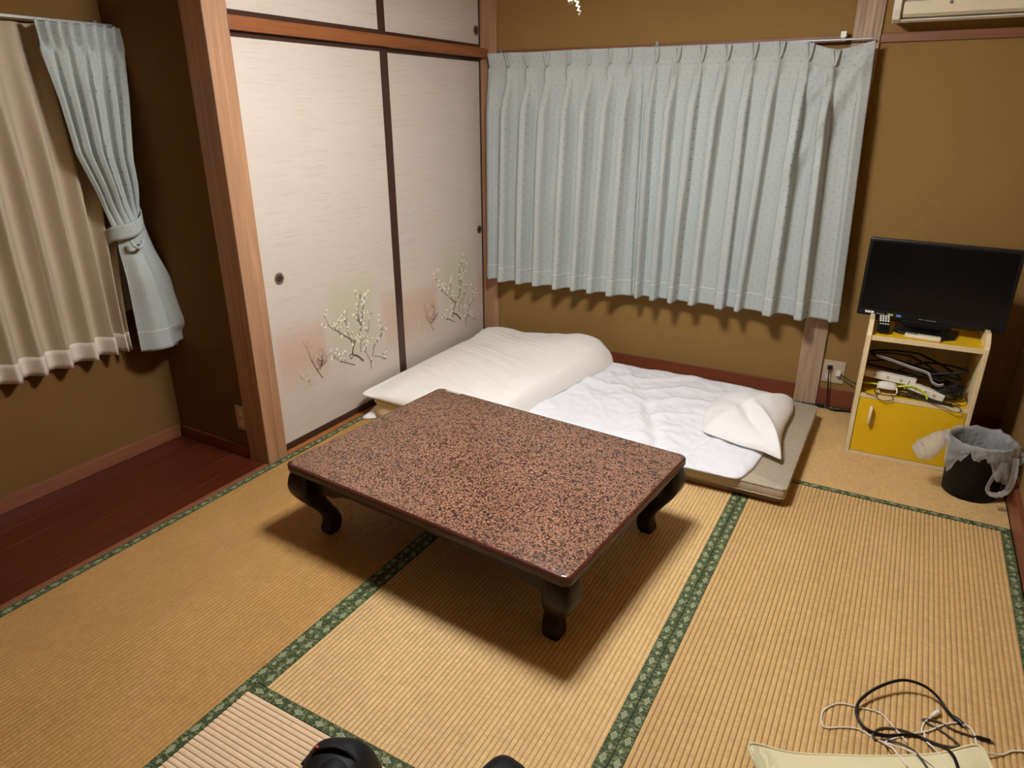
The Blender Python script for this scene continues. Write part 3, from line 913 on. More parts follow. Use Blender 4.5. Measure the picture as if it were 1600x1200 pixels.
m.build('worn_rim', M['table_rim'], tb, smooth=True, angle=60)
m = MB()
for (ins, z) in ((-.0088, TZ - .0040), (-.0088, TZ - .0002), (-.0100, TZ)):
    for (x, y) in rrect(LX + 2 * ins, LY + 2 * ins, .032 + ins): m.v.append((x, y, z))
for i in range(2):
    for k in range(ring_n):
        k2 = (k + 1) % ring_n; m.f.append((i * ring_n + k, i * ring_n + k2, (i + 1) * ring_n + k2, (i + 1) * ring_n + k))
m.f.append(tuple(2 * ring_n + k for k in range(ring_n)))
m.build('table_top', M['lacquer'], tb, smooth=True, angle=35)
# apron boards with scalloped brackets beside the legs
def apron_poly(half):
    z1 = TZ - .0385; pts = [(-half, z1), (half, z1)]
    e = [(half, z1 - .098), (half - .05, z1 - .092), (half - .09, z1 - .076), (half - .125, z1 - .074), (half - .15, z1 - .064), (half - .18, z1 - .052), (half - .22, z1 - .047)]
    return pts + e + [(-x, z) for (x, z) in reversed(e)]


for s in (-1, 1):
    yy = s * (LY / 2 - .060); MB().prism(apron_poly(LX / 2 - .060), 1, yy - .011, yy + .011).build('apron', M['table_leg'], tb, bevel=.003)
    xx = s * (LX / 2 - .060); MB().prism(apron_poly(LY / 2 - .074), 0, xx - .011, xx + .011).build('apron', M['table_leg'], tb, bevel=.003)
for sx in (-1, 1):
    for sy in (-1, 1):
        ctrl = [(.052, .2685, .084), (.047, .242, .092), (.045, .205, .096), (.052, .168, .088), (.070, .130, .070), (.092, .095, .059), (.103, .068, .056), (.104, .043, .059), (.100, .022, .061), (.098, .007, .057), (.098, 0.0, .048)]
        pth = catmull([(d, z, w) for d, z, w in ctrl], 4)
        pts = [(sx * (LX / 2 - q.x), sy * (LY / 2 - q.x), max(q.y, 0)) for q in pth]
        MB().sweep_rect(pts[::-1], [q.z for q in pth][::-1], [q.z for q in pth][::-1]).build('leg', M['table_leg'], tb, smooth=True, angle=60)
MB().box(-.545, -.465, .419, .4305, TZ - .002, TZ + .0006).build('tape_strip', M['tape'], tb)

# ------------------------------------------------------------------ bedding
def soft_slab(x0, x1, y0, y1, z0, z1, r, edge=.012):
    m = MB(); lx, ly = x1 - x0, y1 - y0; cx, cy = (x0 + x1) / 2, (y0 + y1) / 2; lv = []
    for k in range(7):
        a = R(-90 + 180 * k / 6); lv.append((-edge + edge * math.cos(a), (z0 + z1) / 2 + math.sin(a) * ((z1 - z0) / 2)))
    n = 28
    for ins, z in lv:
        for (x, y) in rrect(lx + 2 * ins, ly + 2 * ins, r): m.v.append((cx + x, cy + y, z))
    for i in range(6):
        for k in range(n):
            k2 = (k + 1) % n; m.f.append((i * n + k, i * n + k2, (i + 1) * n + k2, (i + 1) * n + k))
    m.f.append(tuple(reversed(range(n)))); m.f.append(tuple(6 * n + k for k in range(n)))
    return m


mu = thing('mattress', 'thin brown mattress at the bottom of the bedding stack', 'mattress', (0, 0, 0))
soft_slab(.14, 2.070, -1.172, -.205, .0018, .034, .02, .010).build('pad', M['mattress_under'], mu, smooth=True, angle=50)
mm = thing('mattress', 'taupe mesh covered foam mattress under the white futon', 'mattress', (0, 0, 0))
pad = soft_slab(.12, 2.083, -1.197, -.235, .036, .088, .022, .007).build('pad', M['mattress'], mm, smooth=True, angle=50)
for zz in (.042, .083):
    MB().tube([(x + 1.1015, y - .716, zz) for x, y in rrect(1.963 - .004, .962 - .004, .022)] + [(1.1015 + .9795, -.716 + .457, zz)], .0028, 6).build('piping', M['mattress'], pad)


def dense(poly, n=240):
    """resample a closed polygon evenly with slightly rounded corners"""
    P = [Vector((p[0], p[1], 0)) for p in poly]; L = [(P[(i + 1) % len(P)] - P[i]).length for i in range(len(P))]; tot = sum(L); out = []
    for k in range(n):
        d = tot * k / n; i = 0
        while d > L[i]: d -= L[i]; i += 1
        out.append(P[i].lerp(P[(i + 1) % len(P)], d / L[i]))
    for _ in range(3): out = [(out[i - 1] + out[i] * 2 + out[(i + 1) % n]) / 4 for i in range(n)]
    return [(p.x, p.y) for p in out]


# thin white futon on the mattress
fu = thing('futon', 'flat white cotton futon with soft creases on the mattress', 'futon', (0, 0, 0))
FO = dense([(.64, -.200), (.95, -.190), (1.30, -.165), (1.56, -.160), (1.78, -.185), (1.925, -.205), (1.962, -.27), (1.955, -.62), (1.945, -.98), (1.935, -1.10), (1.905, -1.215), (1.68, -1.222), (1.35, -1.215), (.95, -1.205), (.64, -1.195)], 260)


def futon_top(x, y, r):
    e = (1 - clamp((r - .90) / .10) ** 2) ** .5
    z = .106 + .010 * nz(x * 4.2, y * 4.2) + .006 * nz(x * 11 + y * 4, y * 9, 3) + .0045 * nz(x * 26 + 8 * y, y * 20, 6)
    z += .012 * (1 - abs(nz(x * 3.6 + 2, y * 5.2 - x * 2, 9)) * 3.0 if abs(nz(x * 3.6 + 2, y * 5.2 - x * 2, 9)) < .33 else 0) * sstep(1.75, 1.45, x)
    z -= .016 * gauss((x - 1.36) * .8 + (y + .75) * .35, .018) * sstep(-.5, -.75, y)       # crease by the table
    z += .014 * gauss((x - 1.30) * .8 + (y + .78) * .35, .035) * sstep(-.5, -.75, y)
    z -= .014 * gauss((x - 1.66) * .9 - (y + 1.05) * .25, .012) * sstep(-.85, -.95, y)
    return .0905 + (z - .0905) * e


MB().puff(FO, futon_top, lambda x, y, r: .0905 if r < .99 else .0905, 70, .8).build('cover', M['futon'], fu, smooth=True)

# white pillowcase lying askew at the head
pw = thing('pillow', 'crumpled white pillow lying askew at the head of the futon', 'pillow', (0, 0, 0))
PO = dense([(1.640, -.46), (1.72, -.36), (1.90, -.315), (1.972, -.320), (1.990, -.45), (1.985, -.66), (1.992, -.80), (2.030, -1.005), (1.945, -.965), (1.86, -.955), (1.76, -.925), (1.668, -.895), (1.640, -.80), (1.618, -.70)], 220)


def pillow_top(x, y, r):
    e = (1 - r ** 2.2); tip = gauss(math.hypot(x - 2.02, y + .98), .12)
    z = .119 + .085 * e ** .62 + .018 * (1 - e) * nz(x * 10, y * 8)
    z += .022 * gauss((x - 1.86) + (y + .70) * .55, .022) * sstep(-.55, -.75, y) * (1 - r ** 6)
    z -= .028 * gauss((x - 1.80) + (y + .70) * .62, .030) * sstep(-.55, -.75, y) * e
    z += .010 * nz(x * 9 + 4, y * 7 + x * 6, 2) * e + .016 * gauss((x - 1.73) - (y + .8) * .5, .03) * e + .02 * tip * (1 - r ** 8)
    return max(z, .1195)


MB().puff(PO, pillow_top, lambda x, y, r: .1185 if r < .999 else .1185, 44, .8).build('pillowcase', M['pillowcase'], pw, smooth=True)

# folded duvet against the sliding doors
dv = thing('duvet', 'thick folded ivory duvet heaped against the sliding doors', 'duvet', (0, 0, 0))
DO = dense([(.012, -.10), (.10, -.052), (.35, -.085), (.62, -.125), (.86, -.125), (.955, -.185), (.962, -.30), (.915, -.55), (.878, -.80), (.855, -1.05), (.840, -1.30), (.78, -1.385), (.45, -1.365), (.15, -1.345), (.030, -1.352), (.010, -1.25), (.008, -.70)], 300)


def duvet_h(x, y):
    a = table([0, .08, .2, .45, .72, .86, .93, .97], [.132, .15, .178, .205, .222, .212, .175, .13], x)
    a += .030 * sstep(-.75, -.25, y) * sstep(.25, .7, x) - .006 * sstep(-.9, -1.3, y)
    a += .030 * gauss(y + .16, .10) * gauss(x - .06, .10) - .018 * gauss(x - .52, .11) * sstep(-.5, -.12, y)
    return a


def duvet_top(x, y, r):
    k = .86; e = (1 - clamp((r - k) / (1 - k)) ** 2.6) ** .62
    tip = gauss(math.hypot(x - .03, y + 1.35), .16)
    z = duvet_h(x, y) + .006 * nz(x * 5, y * 5)
    st = (y + .55 * x)                                                  # long tension wrinkles
    z += .0075 * nz(st * 15, x * 1.6, 1) * sstep(.9, .6, x) + .0050 * nz(st * 33, x * 2.2, 4) * sstep(.88, .5, x) + .006 * nz(x * 9, y * 2.5, 8)
    low = lerp(.112, .138, max(tip, sstep(-1.25, -1.36, y)))
    if x < .08: low = max(low, lerp(.112, .132, sstep(-.2, -.4, y)))
    return low + max(z - low, .002) * e


def duvet_bot(x, y, r):
    return lerp(.111, .128, max(gauss(math.hypot(x - .03, y + 1.35), .2), sstep(-1.2, -1.36, y) * .8))


MB().puff(DO, duvet_top, duvet_bot, 60, .7).build('upper_fold', M['blanket'], dv, smooth=True)
DI = dense([(.035, -.12), (.40, -.15), (.58, -.20), (.58, -.55), (.58, -1.05), (.58, -1.27), (.42, -1.335), (.10, -1.325), (.045, -1.28)], 160)
MB().puff(DI, lambda x, y, r: .105 + .018 * (1 - r ** 8), lambda x, y, r: .0905 if x > .10 else .0905, 16, .7).build('inner_fold', M['cream_inner'], dv, smooth=True)
DL = dense([(.010, -.20), (.118, -.20), (.118, -1.15), (.118, -1.295), (.075, -1.345), (.028, -1.372), (.010, -1.30)], 120)
MB().puff(DL, lambda x, y, r: .006 + .095 * (1 - r ** 3.5) * sstep(.002, .06, x), lambda x, y, r: .0055, 18, .7).build('lower_fold', M['blanket'], dv, smooth=True)
DF = dense([(.050, -1.215), (.128, -1.212), (.40, -1.210), (.80, -1.210), (.80, -1.335), (.40, -1.348), (.13, -1.338), (.058, -1.300)], 140)
MB().puff(DF, lambda x, y, r: .030 + .080 * (1 - r ** 10) , lambda x, y, r: .0022 if r < .9 else lerp(.0022, .030, (r - .9) / .1), 16, .6).build('inner_side', M['cream_inner'], dv, smooth=True)

# ------------------------------------------------------------------ television stand and television
st = thing('tv_stand', 'small yellow shelf box with cream edges and a yellow door', 'shelf', (2.466, -.385, 0), R(2.0))
SX, Y0, Y1 = .226, -.148, .148            # half width, front and back in local coordinates
for s in (-1, 1):
    pr = [(Y0, 0), (Y1, 0), (Y1, .632), (Y0 + .055, .632), (Y0 + .012, .600), (Y0, .575)]
    side = MB().prism(pr, 0, s * SX - (.018 if s > 0 else 0), s * SX + (0 if s > 0 else .018)).build('side_panel', M['cream_edge'], st, bevel=.0015)
xi = SX - .0185
MB().box(-xi, xi, Y0 + .012, Y1 - .006, .556, .5745).build('top_board', M['yellow'], st)
MB().box(-xi, xi, Y0 + .004, Y0 + .0115, .554, .5748).build('edge_band', M['cream_edge'], st, bevel=.001)
MB().box(-xi, xi, Y0 + .012, Y1 - .006, .286, .304).build('shelf_board', M['yellow'], st)
MB().box(-xi, xi, Y0 + .004, Y0 + .0115, .285, .3045).build('edge_band', M['cream_edge'], st, bevel=.001)
MB().box(-xi, xi, Y0 + .004, Y1 - .006, .0015, .020).build('bottom_board', M['cream_edge'], st)
MB().box(-xi, xi, Y1 - .005, Y1, .0015, .60).build('back_board', M['stand_back'], st)
dr = MB().box(-xi + .002, xi - .002, Y0 + .002, Y0 + .016, .022, .283).build('door', M['yellow'], st, bevel=.001)
hd = MB().sweep_rect([(-.152, Y0 - .012, .168), (-.152, Y0 - .013, .174), (-.152, Y0 - .013, .248), (-.152, Y0 - .012, .254)], [.007, .013, .013, .007], [.012, .024, .024, .012]).build('handle', M['cream_plastic'], dr, smooth=True, angle=50)

tv = thing('television', 'black flat screen television standing on the yellow shelf box', 'television', (2.462, -.385, .5748), R(-5.5))
TW, TB_, TH = .565, .046, .346
MB().box(-TW / 2, TW / 2, -.012, .022, TB_, TB_ + TH).build('casing', M['black'], tv, bevel=.004)
MB().prism([(-.10, .0), (.10, 0), (.16, .06), (.18, .2), (.16, .26), (-.16, .26), (-.18, .2), (-.16, .06)], 1, .0225, .055).build('rear_cover', M['black'], tv, bevel=.006).location = (0, 0, TB_ + .03)
scr = MB().box(-TW / 2 + .014, TW / 2 - .014, -.0128, -.0121, TB_ + .034, TB_ + TH - .014).build('screen', M['glassdark'], tv)
MB().prism([(-.062, 0), (.062, 0), (.055, TB_), (-.055, TB_)], 1, .006, .022).build('neck', M['black'], tv, bevel=.003)
MB().prism([(-.125, .075), (-.118, -.055), (-.095, -.075), (.055, -.085), (.085, -.082), (.118, -.050), (.125, .075)], 2, .0004, .012).build('base', M['black'], tv, bevel=.004)
MB().prism([(-.105, TB_ + .002), (.105, TB_ + .002), (.085, TB_ - .026), (-.085, TB_ - .026)], 1, -.009, .004).build('lower_lip', M['black'], tv, bevel=.004)
def marks(parent, cells, z, h, y, mat, name):
    m = MB()
    for (a_, b_) in cells: m.box(a_, b_, y - .0003, y, z, z + h)
    m.build(name, mat, parent)
x = -TW / 2 + .035
marks(tv, [(x, x + .010), (x + .012, x + .022), (x + .024, x + .036)], TB_ + .013, .010, -.0121, M['white_mark'], 'white_badge')
marks(tv, [(x + .046 + .006 * k, x + .050 + .006 * k) for k in range(6)], TB_ + .012, .005, -.0121, M['grey_mark'], 'small_lettering')
marks(tv, [(x + .092, x + .114)], TB_ + .011, .010, -.0121, M['green_mark'], 'green_badge')
marks(tv, [(x + .126, x + .146)], TB_ + .011, .010, -.0121, M['blue_mark'], 'blue_badge')
marks(tv, [(-.032 + .0062 * k, -.0278 + .0062 * k) for k in range(3)] + [(-.008 + .0062 * k, -.0038 + .0062 * k) for k in range(7)], TB_ + .012, .0042, -.0121, M['grey_mark'], 'maker_lettering')

rc = thing('remote_control', 'black remote control with white keys leaning at the left of the shelf top', 'remote', (2.304, -.496, .5792), R(4))
b = MB().box(-.024, .024, 0, .150, 0, .018).build('body', M['black'], rc, bevel=.004)
km = []
for i in range(4):
    for j in range(3):
        MB().box(-.019 + i * .0105, -.0115 + i * .0105, .070 + j * .019, .084 + j * .019, .0178, .0205).build('key', M['white_plastic'], b, bevel=.001)
for i in range(4): MB().box(-.018 + i * .0100, -.0115 + i * .0100, .046, .054, .0178, .020).build('key', M['white_plastic'], b, bevel=.001)
b.rotation_euler = (R(16), 0, 0)
rc2 = thing('remote_control', 'white air conditioner remote lying at the front of the shelf top', 'remote', (2.455, -.490, .5752), R(-5))
b = MB().box(-.068, .068, -.019, .019, 0, .018).build('body', M['cream_plastic'], rc2, bevel=.006, seg=3)
MB().box(-.062, -.020, -.013, .013, .0178, .0184).build('display', M['grey_mark'], b)
for i in range(6): MB().box(-.010 + i * .011, -.003 + i * .011, -.010, .008, .0178, .0192).build('button', M['tape'], b)

# ---- clutter on the middle shelf
def cable(name, label, pts, r, mat, cat='cable', group=None, per=8, extras=None, n=8):
    t = thing(name, label, cat, tuple(pts[0]), 0, group or 'cables in the shelf clutter'); o = Vector(pts[0])
    MB().tube([p - o for p in catmull(pts, per)], r, n).build('cord', mat, t, smooth=True)
    return t, o


def hanger(name, label, loc, rot, mat, w=.36, wire=.005, hook=True, group=None):
    t = thing(name, label, 'hanger', loc, 0, group or 'hangers in the shelf clutter')
    t.rotation_euler = rot
    p = catmull([(0, 0, .055), (-w * .25, 0, .035), (-w / 2, 0, 0), (-w / 2 + .015, 0, -.014), (0, 0, -.012), (w / 2 - .015, 0, -.014), (w / 2, 0, 0), (w * .25, 0, .035), (0, 0, .055)], 6)
    MB().tube(p, wire, 8, flat=.7).build('frame', mat, t, smooth=True)
    if hook: MB().tube(catmull([(0, 0, .055), (0, 0, .085), (.018, 0, .102), (.034, 0, .086), (.028, 0, .068)], 6), .0024, 6).build('hook', M['metal'], t, smooth=True)
    return t


Zs = .3052
hanger('clothes_hanger', 'black plastic hanger lying at the back of the shelf clutter', (2.43, -.345, .375), (R(-62), R(8), R(4)), M['black'])
hanger('clothes_hanger', 'black plastic hanger tilted across the top of the shelf clutter', (2.455, -.385, .430), (R(-48), R(11), R(2)), M['black'], wire=.0065)
hanger('clothes_hanger', 'black plastic hanger tipped to the right in the shelf clutter', (2.50, -.415, .405), (R(-52), R(-16), R(-4)), M['black'], w=.30, wire=.0065)
hanger('clothes_hanger', 'black hanger with silver stripe on top of the shelf clutter', (2.425, -.425, .432), (R(-58), R(13), R(3)), M['black'], w=.29, wire=.006)
t = thing('striped_cord', 'black and silver striped cord lying over the hangers', 'cord', (2.293, -.47, .462))
o = Vector((2.293, -.47, .462))
for dz, mt in ((.0032, 'silver_cable'), (-.0032, 'silver_cable'), (0, 'black')):
    pts = [(2.293, -.455, .465), (2.364, -.46, .452), (2.443, -.47, .436), (2.504, -.475, .424), (2.520, -.480, .402), (2.530, -.482, .388), (2.552, -.482, .378), (2.572, -.478, .383)]
    MB().tube([p + Vector((0, 0, dz)) - o for p in catmull(pts, 6)], .0028 if mt != 'black' else .003, 6).build('strand', M[mt], t, smooth=True)
for (lab, loc, ln, rz_, tilt) in (('white plastic extension bar lying in the shelf at the back', (2.365, -.435, .366), .215, R(-4), R(3)), ('white plastic extension bar lying in the shelf at the front right', (2.515, -.462, .335), .150, R(-8), R(12))):
    t = thing('extension_bar', lab, 'power strip', loc, rz_, 'extension bars in the shelf clutter'); t.rotation_euler = (0, tilt, rz_)
    bo = MB().box(-ln / 2, ln / 2, -.018, .018, -.016, .016).build('body', M['white_plastic'], t, bevel=.004)
    MB().prism([(-.022, -.020), (.022, -.020), (.022, .016), (.010, .022), (-.010, .022), (-.022, .016)], 0, -ln / 2 - .008, -ln / 2 - .0002).build('end_cap', M['white_plastic'], t, bevel=.003)
    MB().lathe([(0, .0012), (.005, .001), (.006, 0)], 12).build('screw_hole', M['black'], t).location = (-ln / 2 - .0085, 0, .006)
    for k in range(3): MB().box(-ln * .3 + k * ln * .25, -ln * .3 + k * ln * .25 + .012, -.0186, -.0181, -.006, .008).build('socket', M['plate'], bo)
t = thing('adapter', 'rounded white adapter with its wire at the front of the shelf', 'adapter', (2.363, -.478, Zs))
MB().sweep_rect([(0, 0, .022), (0, 0, .026), (0, 0, .040), (0, 0, .047)], [.066, .080, .078, .050], [.046, .058, .056, .034], .6, 20).build('body', M['white_plastic'], t, smooth=True, angle=60)
MB().tube(catmull([(.038, -.018, .034), (.042, -.030, .012), (.020, -.034, .004), (-.015, -.034, .003), (-.034, -.022, .012), (-.036, -.008, .026)], 6), .0032, 8).build('cord', M['white_plastic'], t, smooth=True)
cable('cable', 'lime green cable curling through the shelf clutter', [(2.262, -.470, .331), (2.306, -.472, .336), (2.355, -.452, .326), (2.414, -.470, .341), (2.457, -.474, .352), (2.497, -.480, .341), (2.520, -.488, .322), (2.524, -.492, .309)], .0046, M['lime'])
cable('cable', 'thin black wire looping over the left front of the shelf', [(2.262, -.45, .345), (2.270, -.50, .318), (2.285, -.535, .308), (2.325, -.541, .309), (2.315, -.520, .330), (2.345, -.512, .322), (2.330, -.540, .300), (2.360, -.545, .288), (2.395, -.540, .300), (2.385, -.51, .312)], .0016, M['black'])
cable('cable', 'thin dark wire drooping over the shelf edge above the door', [(2.43, -.48, .322), (2.50, -.515, .312), (2.575, -.538, .306), (2.625, -.545, .293), (2.650, -.543, .297), (2.645, -.525, .308), (2.60, -.500, .309)], .0018, M['grey_cable'])
cable('cable', 'thin black wire arched at the right end of the shelf', [(2.60, -.47, .311), (2.635, -.49, .312), (2.662, -.515, .318), (2.668, -.520, .340), (2.658, -.505, .365)], .0016, M['black'])
cable('cable', 'thin black wire coiled around the white adapter', [(2.40, -.46, .335), (2.33, -.50, .322), (2.318, -.515, .314), (2.345, -.528, .312), (2.40, -.520, .314), (2.412, -.49, .330), (2.45, -.505, .316), (2.47, -.49, .322), (2.44, -.47, .335)], .0017, M['black'])
for k, (a_, b_, lab) in enumerate((((2.405, -.492, .3105), (2.622, -.522, .3085), 'lower black antenna rod lying along the shelf front'), ((2.420, -.474, .3150), (2.620, -.505, .3090), 'upper black antenna rod lying along the shelf front'))):
    t = thing('antenna_rod', lab, 'rod', a_, 0, 'antenna rods along the shelf front'); dvv = Vector(b_) - Vector(a_)
    MB().tube([(0, 0, 0), dvv * .6, dvv], [.0040, .0038, .0030], 8).build('rod', M['black'], t, smooth=True, angle=50)
    MB().tube([dvv * .93, dvv * .995], .0052, 8).build('tip', M['black_soft'], t, smooth=True, angle=50)
t = thing('cable_bundle', 'bundle of dark cables pushed to the right side of the shelf', 'cable', (2.595, -.43, Zs))
for k in range(7):
    r2_ = random.Random(k + 20); pts = []
    for i in range(9):
        a = i * .95 + k; pts.append((.052 * math.cos(a) * (1 + .2 * r2_.random()), .045 * math.sin(a), .008 + .008 * k + .010 * r2_.random()))
    MB().tube(catmull(pts, 6), .0034, 7).build('loop', M['black'], t, smooth=True)
t = thing('metal_clip', 'small dark metal clip lying at the right of the shelf', 'clip', (2.632, -.508, Zs), R(50))
MB().tube(catmull([(-.014, 0, .003), (.0, .006, .003), (.016, .004, .003), (.016, -.006, .003), (0, -.004, .003)], 5), .0018, 6).build('wire', M['metal_dark'], t, smooth=True)
MB().box(-.022, -.008, -.004, .004, .001, .006).build('jaw', M['metal_dark'], t)

# ------------------------------------------------------------------ waste bin
bn = thing('waste_bin', 'round black waste bin beside the yellow shelf box', 'bin', (2.735, -.672, .0018))
MB().lathe([(0, 0), (.094, 0), (.098, .004), (.112, .228), (.1145, .240), (.110, .240), (.107, .228), (.093, .010), (0, .008)], 40).build('body', M['black_soft'], bn, smooth=True, angle=50)
lin = thing('bin_bag', 'thin white plastic bag lining the black bin, spilling over its rim', 'bag', (2.735, -.672, .0018))
drop = lambda a: .045 + .085 * gauss(((a - R(312) + math.pi) % (2 * math.pi)) - math.pi, .42) + .10 * gauss(((a - R(218) + math.pi) % (2 * math.pi)) - math.pi, .16) + .018 * math.sin(a * 5) + .035 * nz(math.cos(a) * 4, math.sin(a) * 4, 3) + .02 * nz(math.cos(a) * 11, math.sin(a) * 11, 6)


def bag_fn(u, v):
    a = 2 * math.pi * u; c, s_ = math.cos(a), math.sin(a); wob = 1 + .08 * nz(c * 3, s_ * 3, v * 4) + .05 * nz(c * 8, s_ * 8, v * 8)
    if v < .5:                       # inside, from the low middle up to the rim
        t = v / .5; r = lerp(.070, .104, t) * wob; z = lerp(.09, .245, t ** .8)
        return (min(r, .1045) * c, min(r, .1045) * s_, z)
    t = (v - .5) / .5
    r = lerp(.114, .124, t) * (1 + abs(wob - 1) * 2.2 * (.3 + t)) + .010 * math.sin(t * math.pi) + .02 * t * gauss(((a - R(312) + math.pi) % (2 * math.pi)) - math.pi, .5)
    z = .252 + .010 * nz(c * 4, s_ * 4, 2) * (1 - t) - drop(a) * t + .006 * math.sin(t * math.pi)
    return (r * c, r * s_, z)


MB().grid(96, 26, bag_fn).build('film', M['film'], lin, smooth=True)
FH = catmull([(-.118, -.02, .235), (-.140, -.030, .232), (-.165, -.045, .205), (-.190, -.060, .178), (-.215, -.066, .168), (-.232, -.068, .160)], 6)
FR = [.016, .024, .030, .035, .040, .044, .047, .047, .042, .030, .012]
FH = [p + Vector((.006 * nz(p.x * 40, 1), .004 * nz(p.x * 30, 4), .004 * nz(p.x * 50, 9))) for p in FH]
MB().tube(FH, [table([k / 10 for k in range(11)], FR, i_ / (len(FH) - 1)) * (1 + .16 * nz(i_ * .8, 2)) for i_ in range(len(FH))], 18, flat=.55).build('handle_loop', M['film'], lin, smooth=True)
LP = catmull([(.075, -.100, .200), (.052, -.128, .150), (.040, -.142, .105), (.048, -.148, .082), (.075, -.140, .076), (.105, -.116, .086), (.118, -.098, .120), (.120, -.080, .170), (.114, -.068, .215)], 6)
MB().tube(LP, [.0115 * (1 + .45 * nz(i_ * .7, 5)) for i_ in range(len(LP))], 10, flat=.30).build('handle_loop', M['film'], lin, smooth=True)

# ------------------------------------------------------------------ wall sockets, plugs, leads
def socket_plate(name, label, loc, rz, w, h, two=True):
    t = thing(name, label, 'socket', loc, rz)
    MB().box(-w / 2, w / 2, -.006, 0, -h / 2, h / 2).build('plate', M['plate'], t, bevel=.002)
    return t


sp = socket_plate('wall_socket', 'double beige wall socket beside the weathered post', (2.111, .0138, .196), 0, .108, .122)
for (a_, b_) in ((-.020, .028), (-.020, -.028), (.026, .0)):
    i_ = MB().box(a_ - .011, a_ + .011, -.0072, -.0062, b_ - .014, b_ + .014).build('outlet', M['cream_plastic'], sp, bevel=.0008)
t = thing('power_plug', 'black plug with black lead in the right wall socket', 'plug', (2.091, .0066, .224))
MB().box(-.011, .011, -.024, -.0005, -.013, .010).build('plug_body', M['black'], t, bevel=.003)
MB().tube(catmull([(0, -.020, -.010), (.002, -.032, -.05), (.010, -.034, -.11), (.016, -.036, -.17), (.026, -.050, -.212), (.06, -.065, -.218), (.105, -.050, -.218), (.17, -.04, -.218)], 8), .0034, 8).build('lead', M['black'], t, smooth=True)
t = thing('power_plug', 'white plug with dark lead in the right wall socket', 'plug', (2.137, .0066, .196))
MB().box(-.012, .012, -.030, -.0005, -.010, .010).build('plug_body', M['white_plastic'], t, bevel=.003)
MB().tube(catmull([(.010, -.026, 0), (.026, -.034, -.004), (.060, -.040, -.020), (.105, -.045, -.034), (.16, -.045, -.05)], 8), .0028, 8).build('lead', M['black'], t, smooth=True)
t = thing('cord_switch', 'small black cord switch on the floor at the foot of the post', 'switch', (2.075, -.035, .0016))
MB().box(-.022, .022, -.010, .010, 0, .016).build('body', M['black'], t, bevel=.005)
MB().tube(catmull([(-.022, 0, .006), (-.05, .006, .004), (-.09, .012, .004)], 6), .003, 6).build('lead', M['black'], t, smooth=True)
MB().tube(catmull([(.022, 0, .006), (.06, -.010, .004), (.12, .006, .004), (.18, .01, .004)], 6), .003, 6).build('lead', M['black'], t, smooth=True)
sp = socket_plate('wall_socket', 'dim double wall socket on the alcove wall beside the brown post', (-.1625, -1.9262, .192), 0, .070, .120)
for b_ in (.026, -.026):
    i_ = MB().box(-.011, .011, -.0072, -.0062, b_ - .014, b_ + .014).build('outlet', M['cream_plastic'], sp, bevel=.0008)
    MB().box(-.006, -.004, -.0076, -.0073, b_ - .006, b_ + .006).box(.004, .006, -.0076, -.0073, b_ - .005, b_ + .005).build('slot', M['black'], i_)

# ------------------------------------------------------------------ air conditioner
ac = thing('air_conditioner', 'white wall air conditioner with open louvre at the top right', 'air conditioner', (2.095, .0136, 1.836))
AL = .765
prof = [(0, .010), (-.150, -.006), (-.188, .004), (-.212, .040), (-.222, .085), (-.224, .27), (0, .27)]
slot = [(-.150, -.006), (-.188, .004), (-.212, .040), (-.222, .085)]
MB().prism([(0, .012), (-.12, .004), (-.16, .050), (-.19, .082), (-.222, .086), (-.224, .27), (0, .27)], 0, .002, AL - .002).build('body', M['cream_plastic'], ac, bevel=.004)
for a_, b_ in ((0, .030), (AL - .030, AL)):
    MB().prism(prof, 0, a_, b_).build('end_cap', M['white_plastic'], ac, bevel=.005, seg=3)
MB().prism([(-.118, .003), (-.150, -.006), (-.176, .000), (-.170, .006), (-.148, .002), (-.122, .010)], 0, .0305, AL - .0305).build('lower_lip', M['white_plastic'], ac, bevel=.001)
MB().prism([(-.172, .012), (-.196, .022), (-.214, .066), (-.208, .068), (-.191, .028), (-.170, .019)], 0, .038, AL - .04).build('louvre', M['cream_plastic'], ac, bevel=.001)
MB().box(.20, .212, -.2130, -.205, .050, .062).build('louvre_pin', M['metal_dark'], ac, bevel=.002)

# ------------------------------------------------------------------ cushion with cables
cu = thing('floor_cushion', 'flat pale green floor cushion with leaf pattern at the lower right', 'cushion', (2.585, -2.562, .0015), R(29))
CO = dense([(-.285, .290), (-.20, .275), (0, .268), (.20, .275), (.285, .290), (.275, .2), (.268, 0), (.275, -.2), (.285, -.29), (.2, -.275), (0, -.268), (-.2, -.275), (-.285, -.29), (-.275, -.2), (-.268, 0), (-.275, .2)], 200)


def cush_top(x, y, r): return .036 + .030 * (1 - r ** 3) ** .8 + .004 * nz(x * 7, y * 7) + .020 * r ** 10 * gauss(math.hypot(abs(x) - .285, abs(y) - .29), .06)
def cush_bot(x, y, r): return 0.0 if r < .55 else .036 * sstep(.55, 1.0, r) + .020 * r ** 10 * gauss(math.hypot(abs(x) - .285, abs(y) - .29), .06)
MB().puff(CO, cush_top, cush_bot, 30, .7).build('cover', M['cushion'], cu, smooth=True)
MB().tube([(x, y, cush_top(x, y, 1)) for x, y in CO] + [(CO[0][0], CO[0][1], cush_top(*CO[0], 1))], .0035, 6, caps=False).build('piping', M['cushion'], cu, smooth=True)


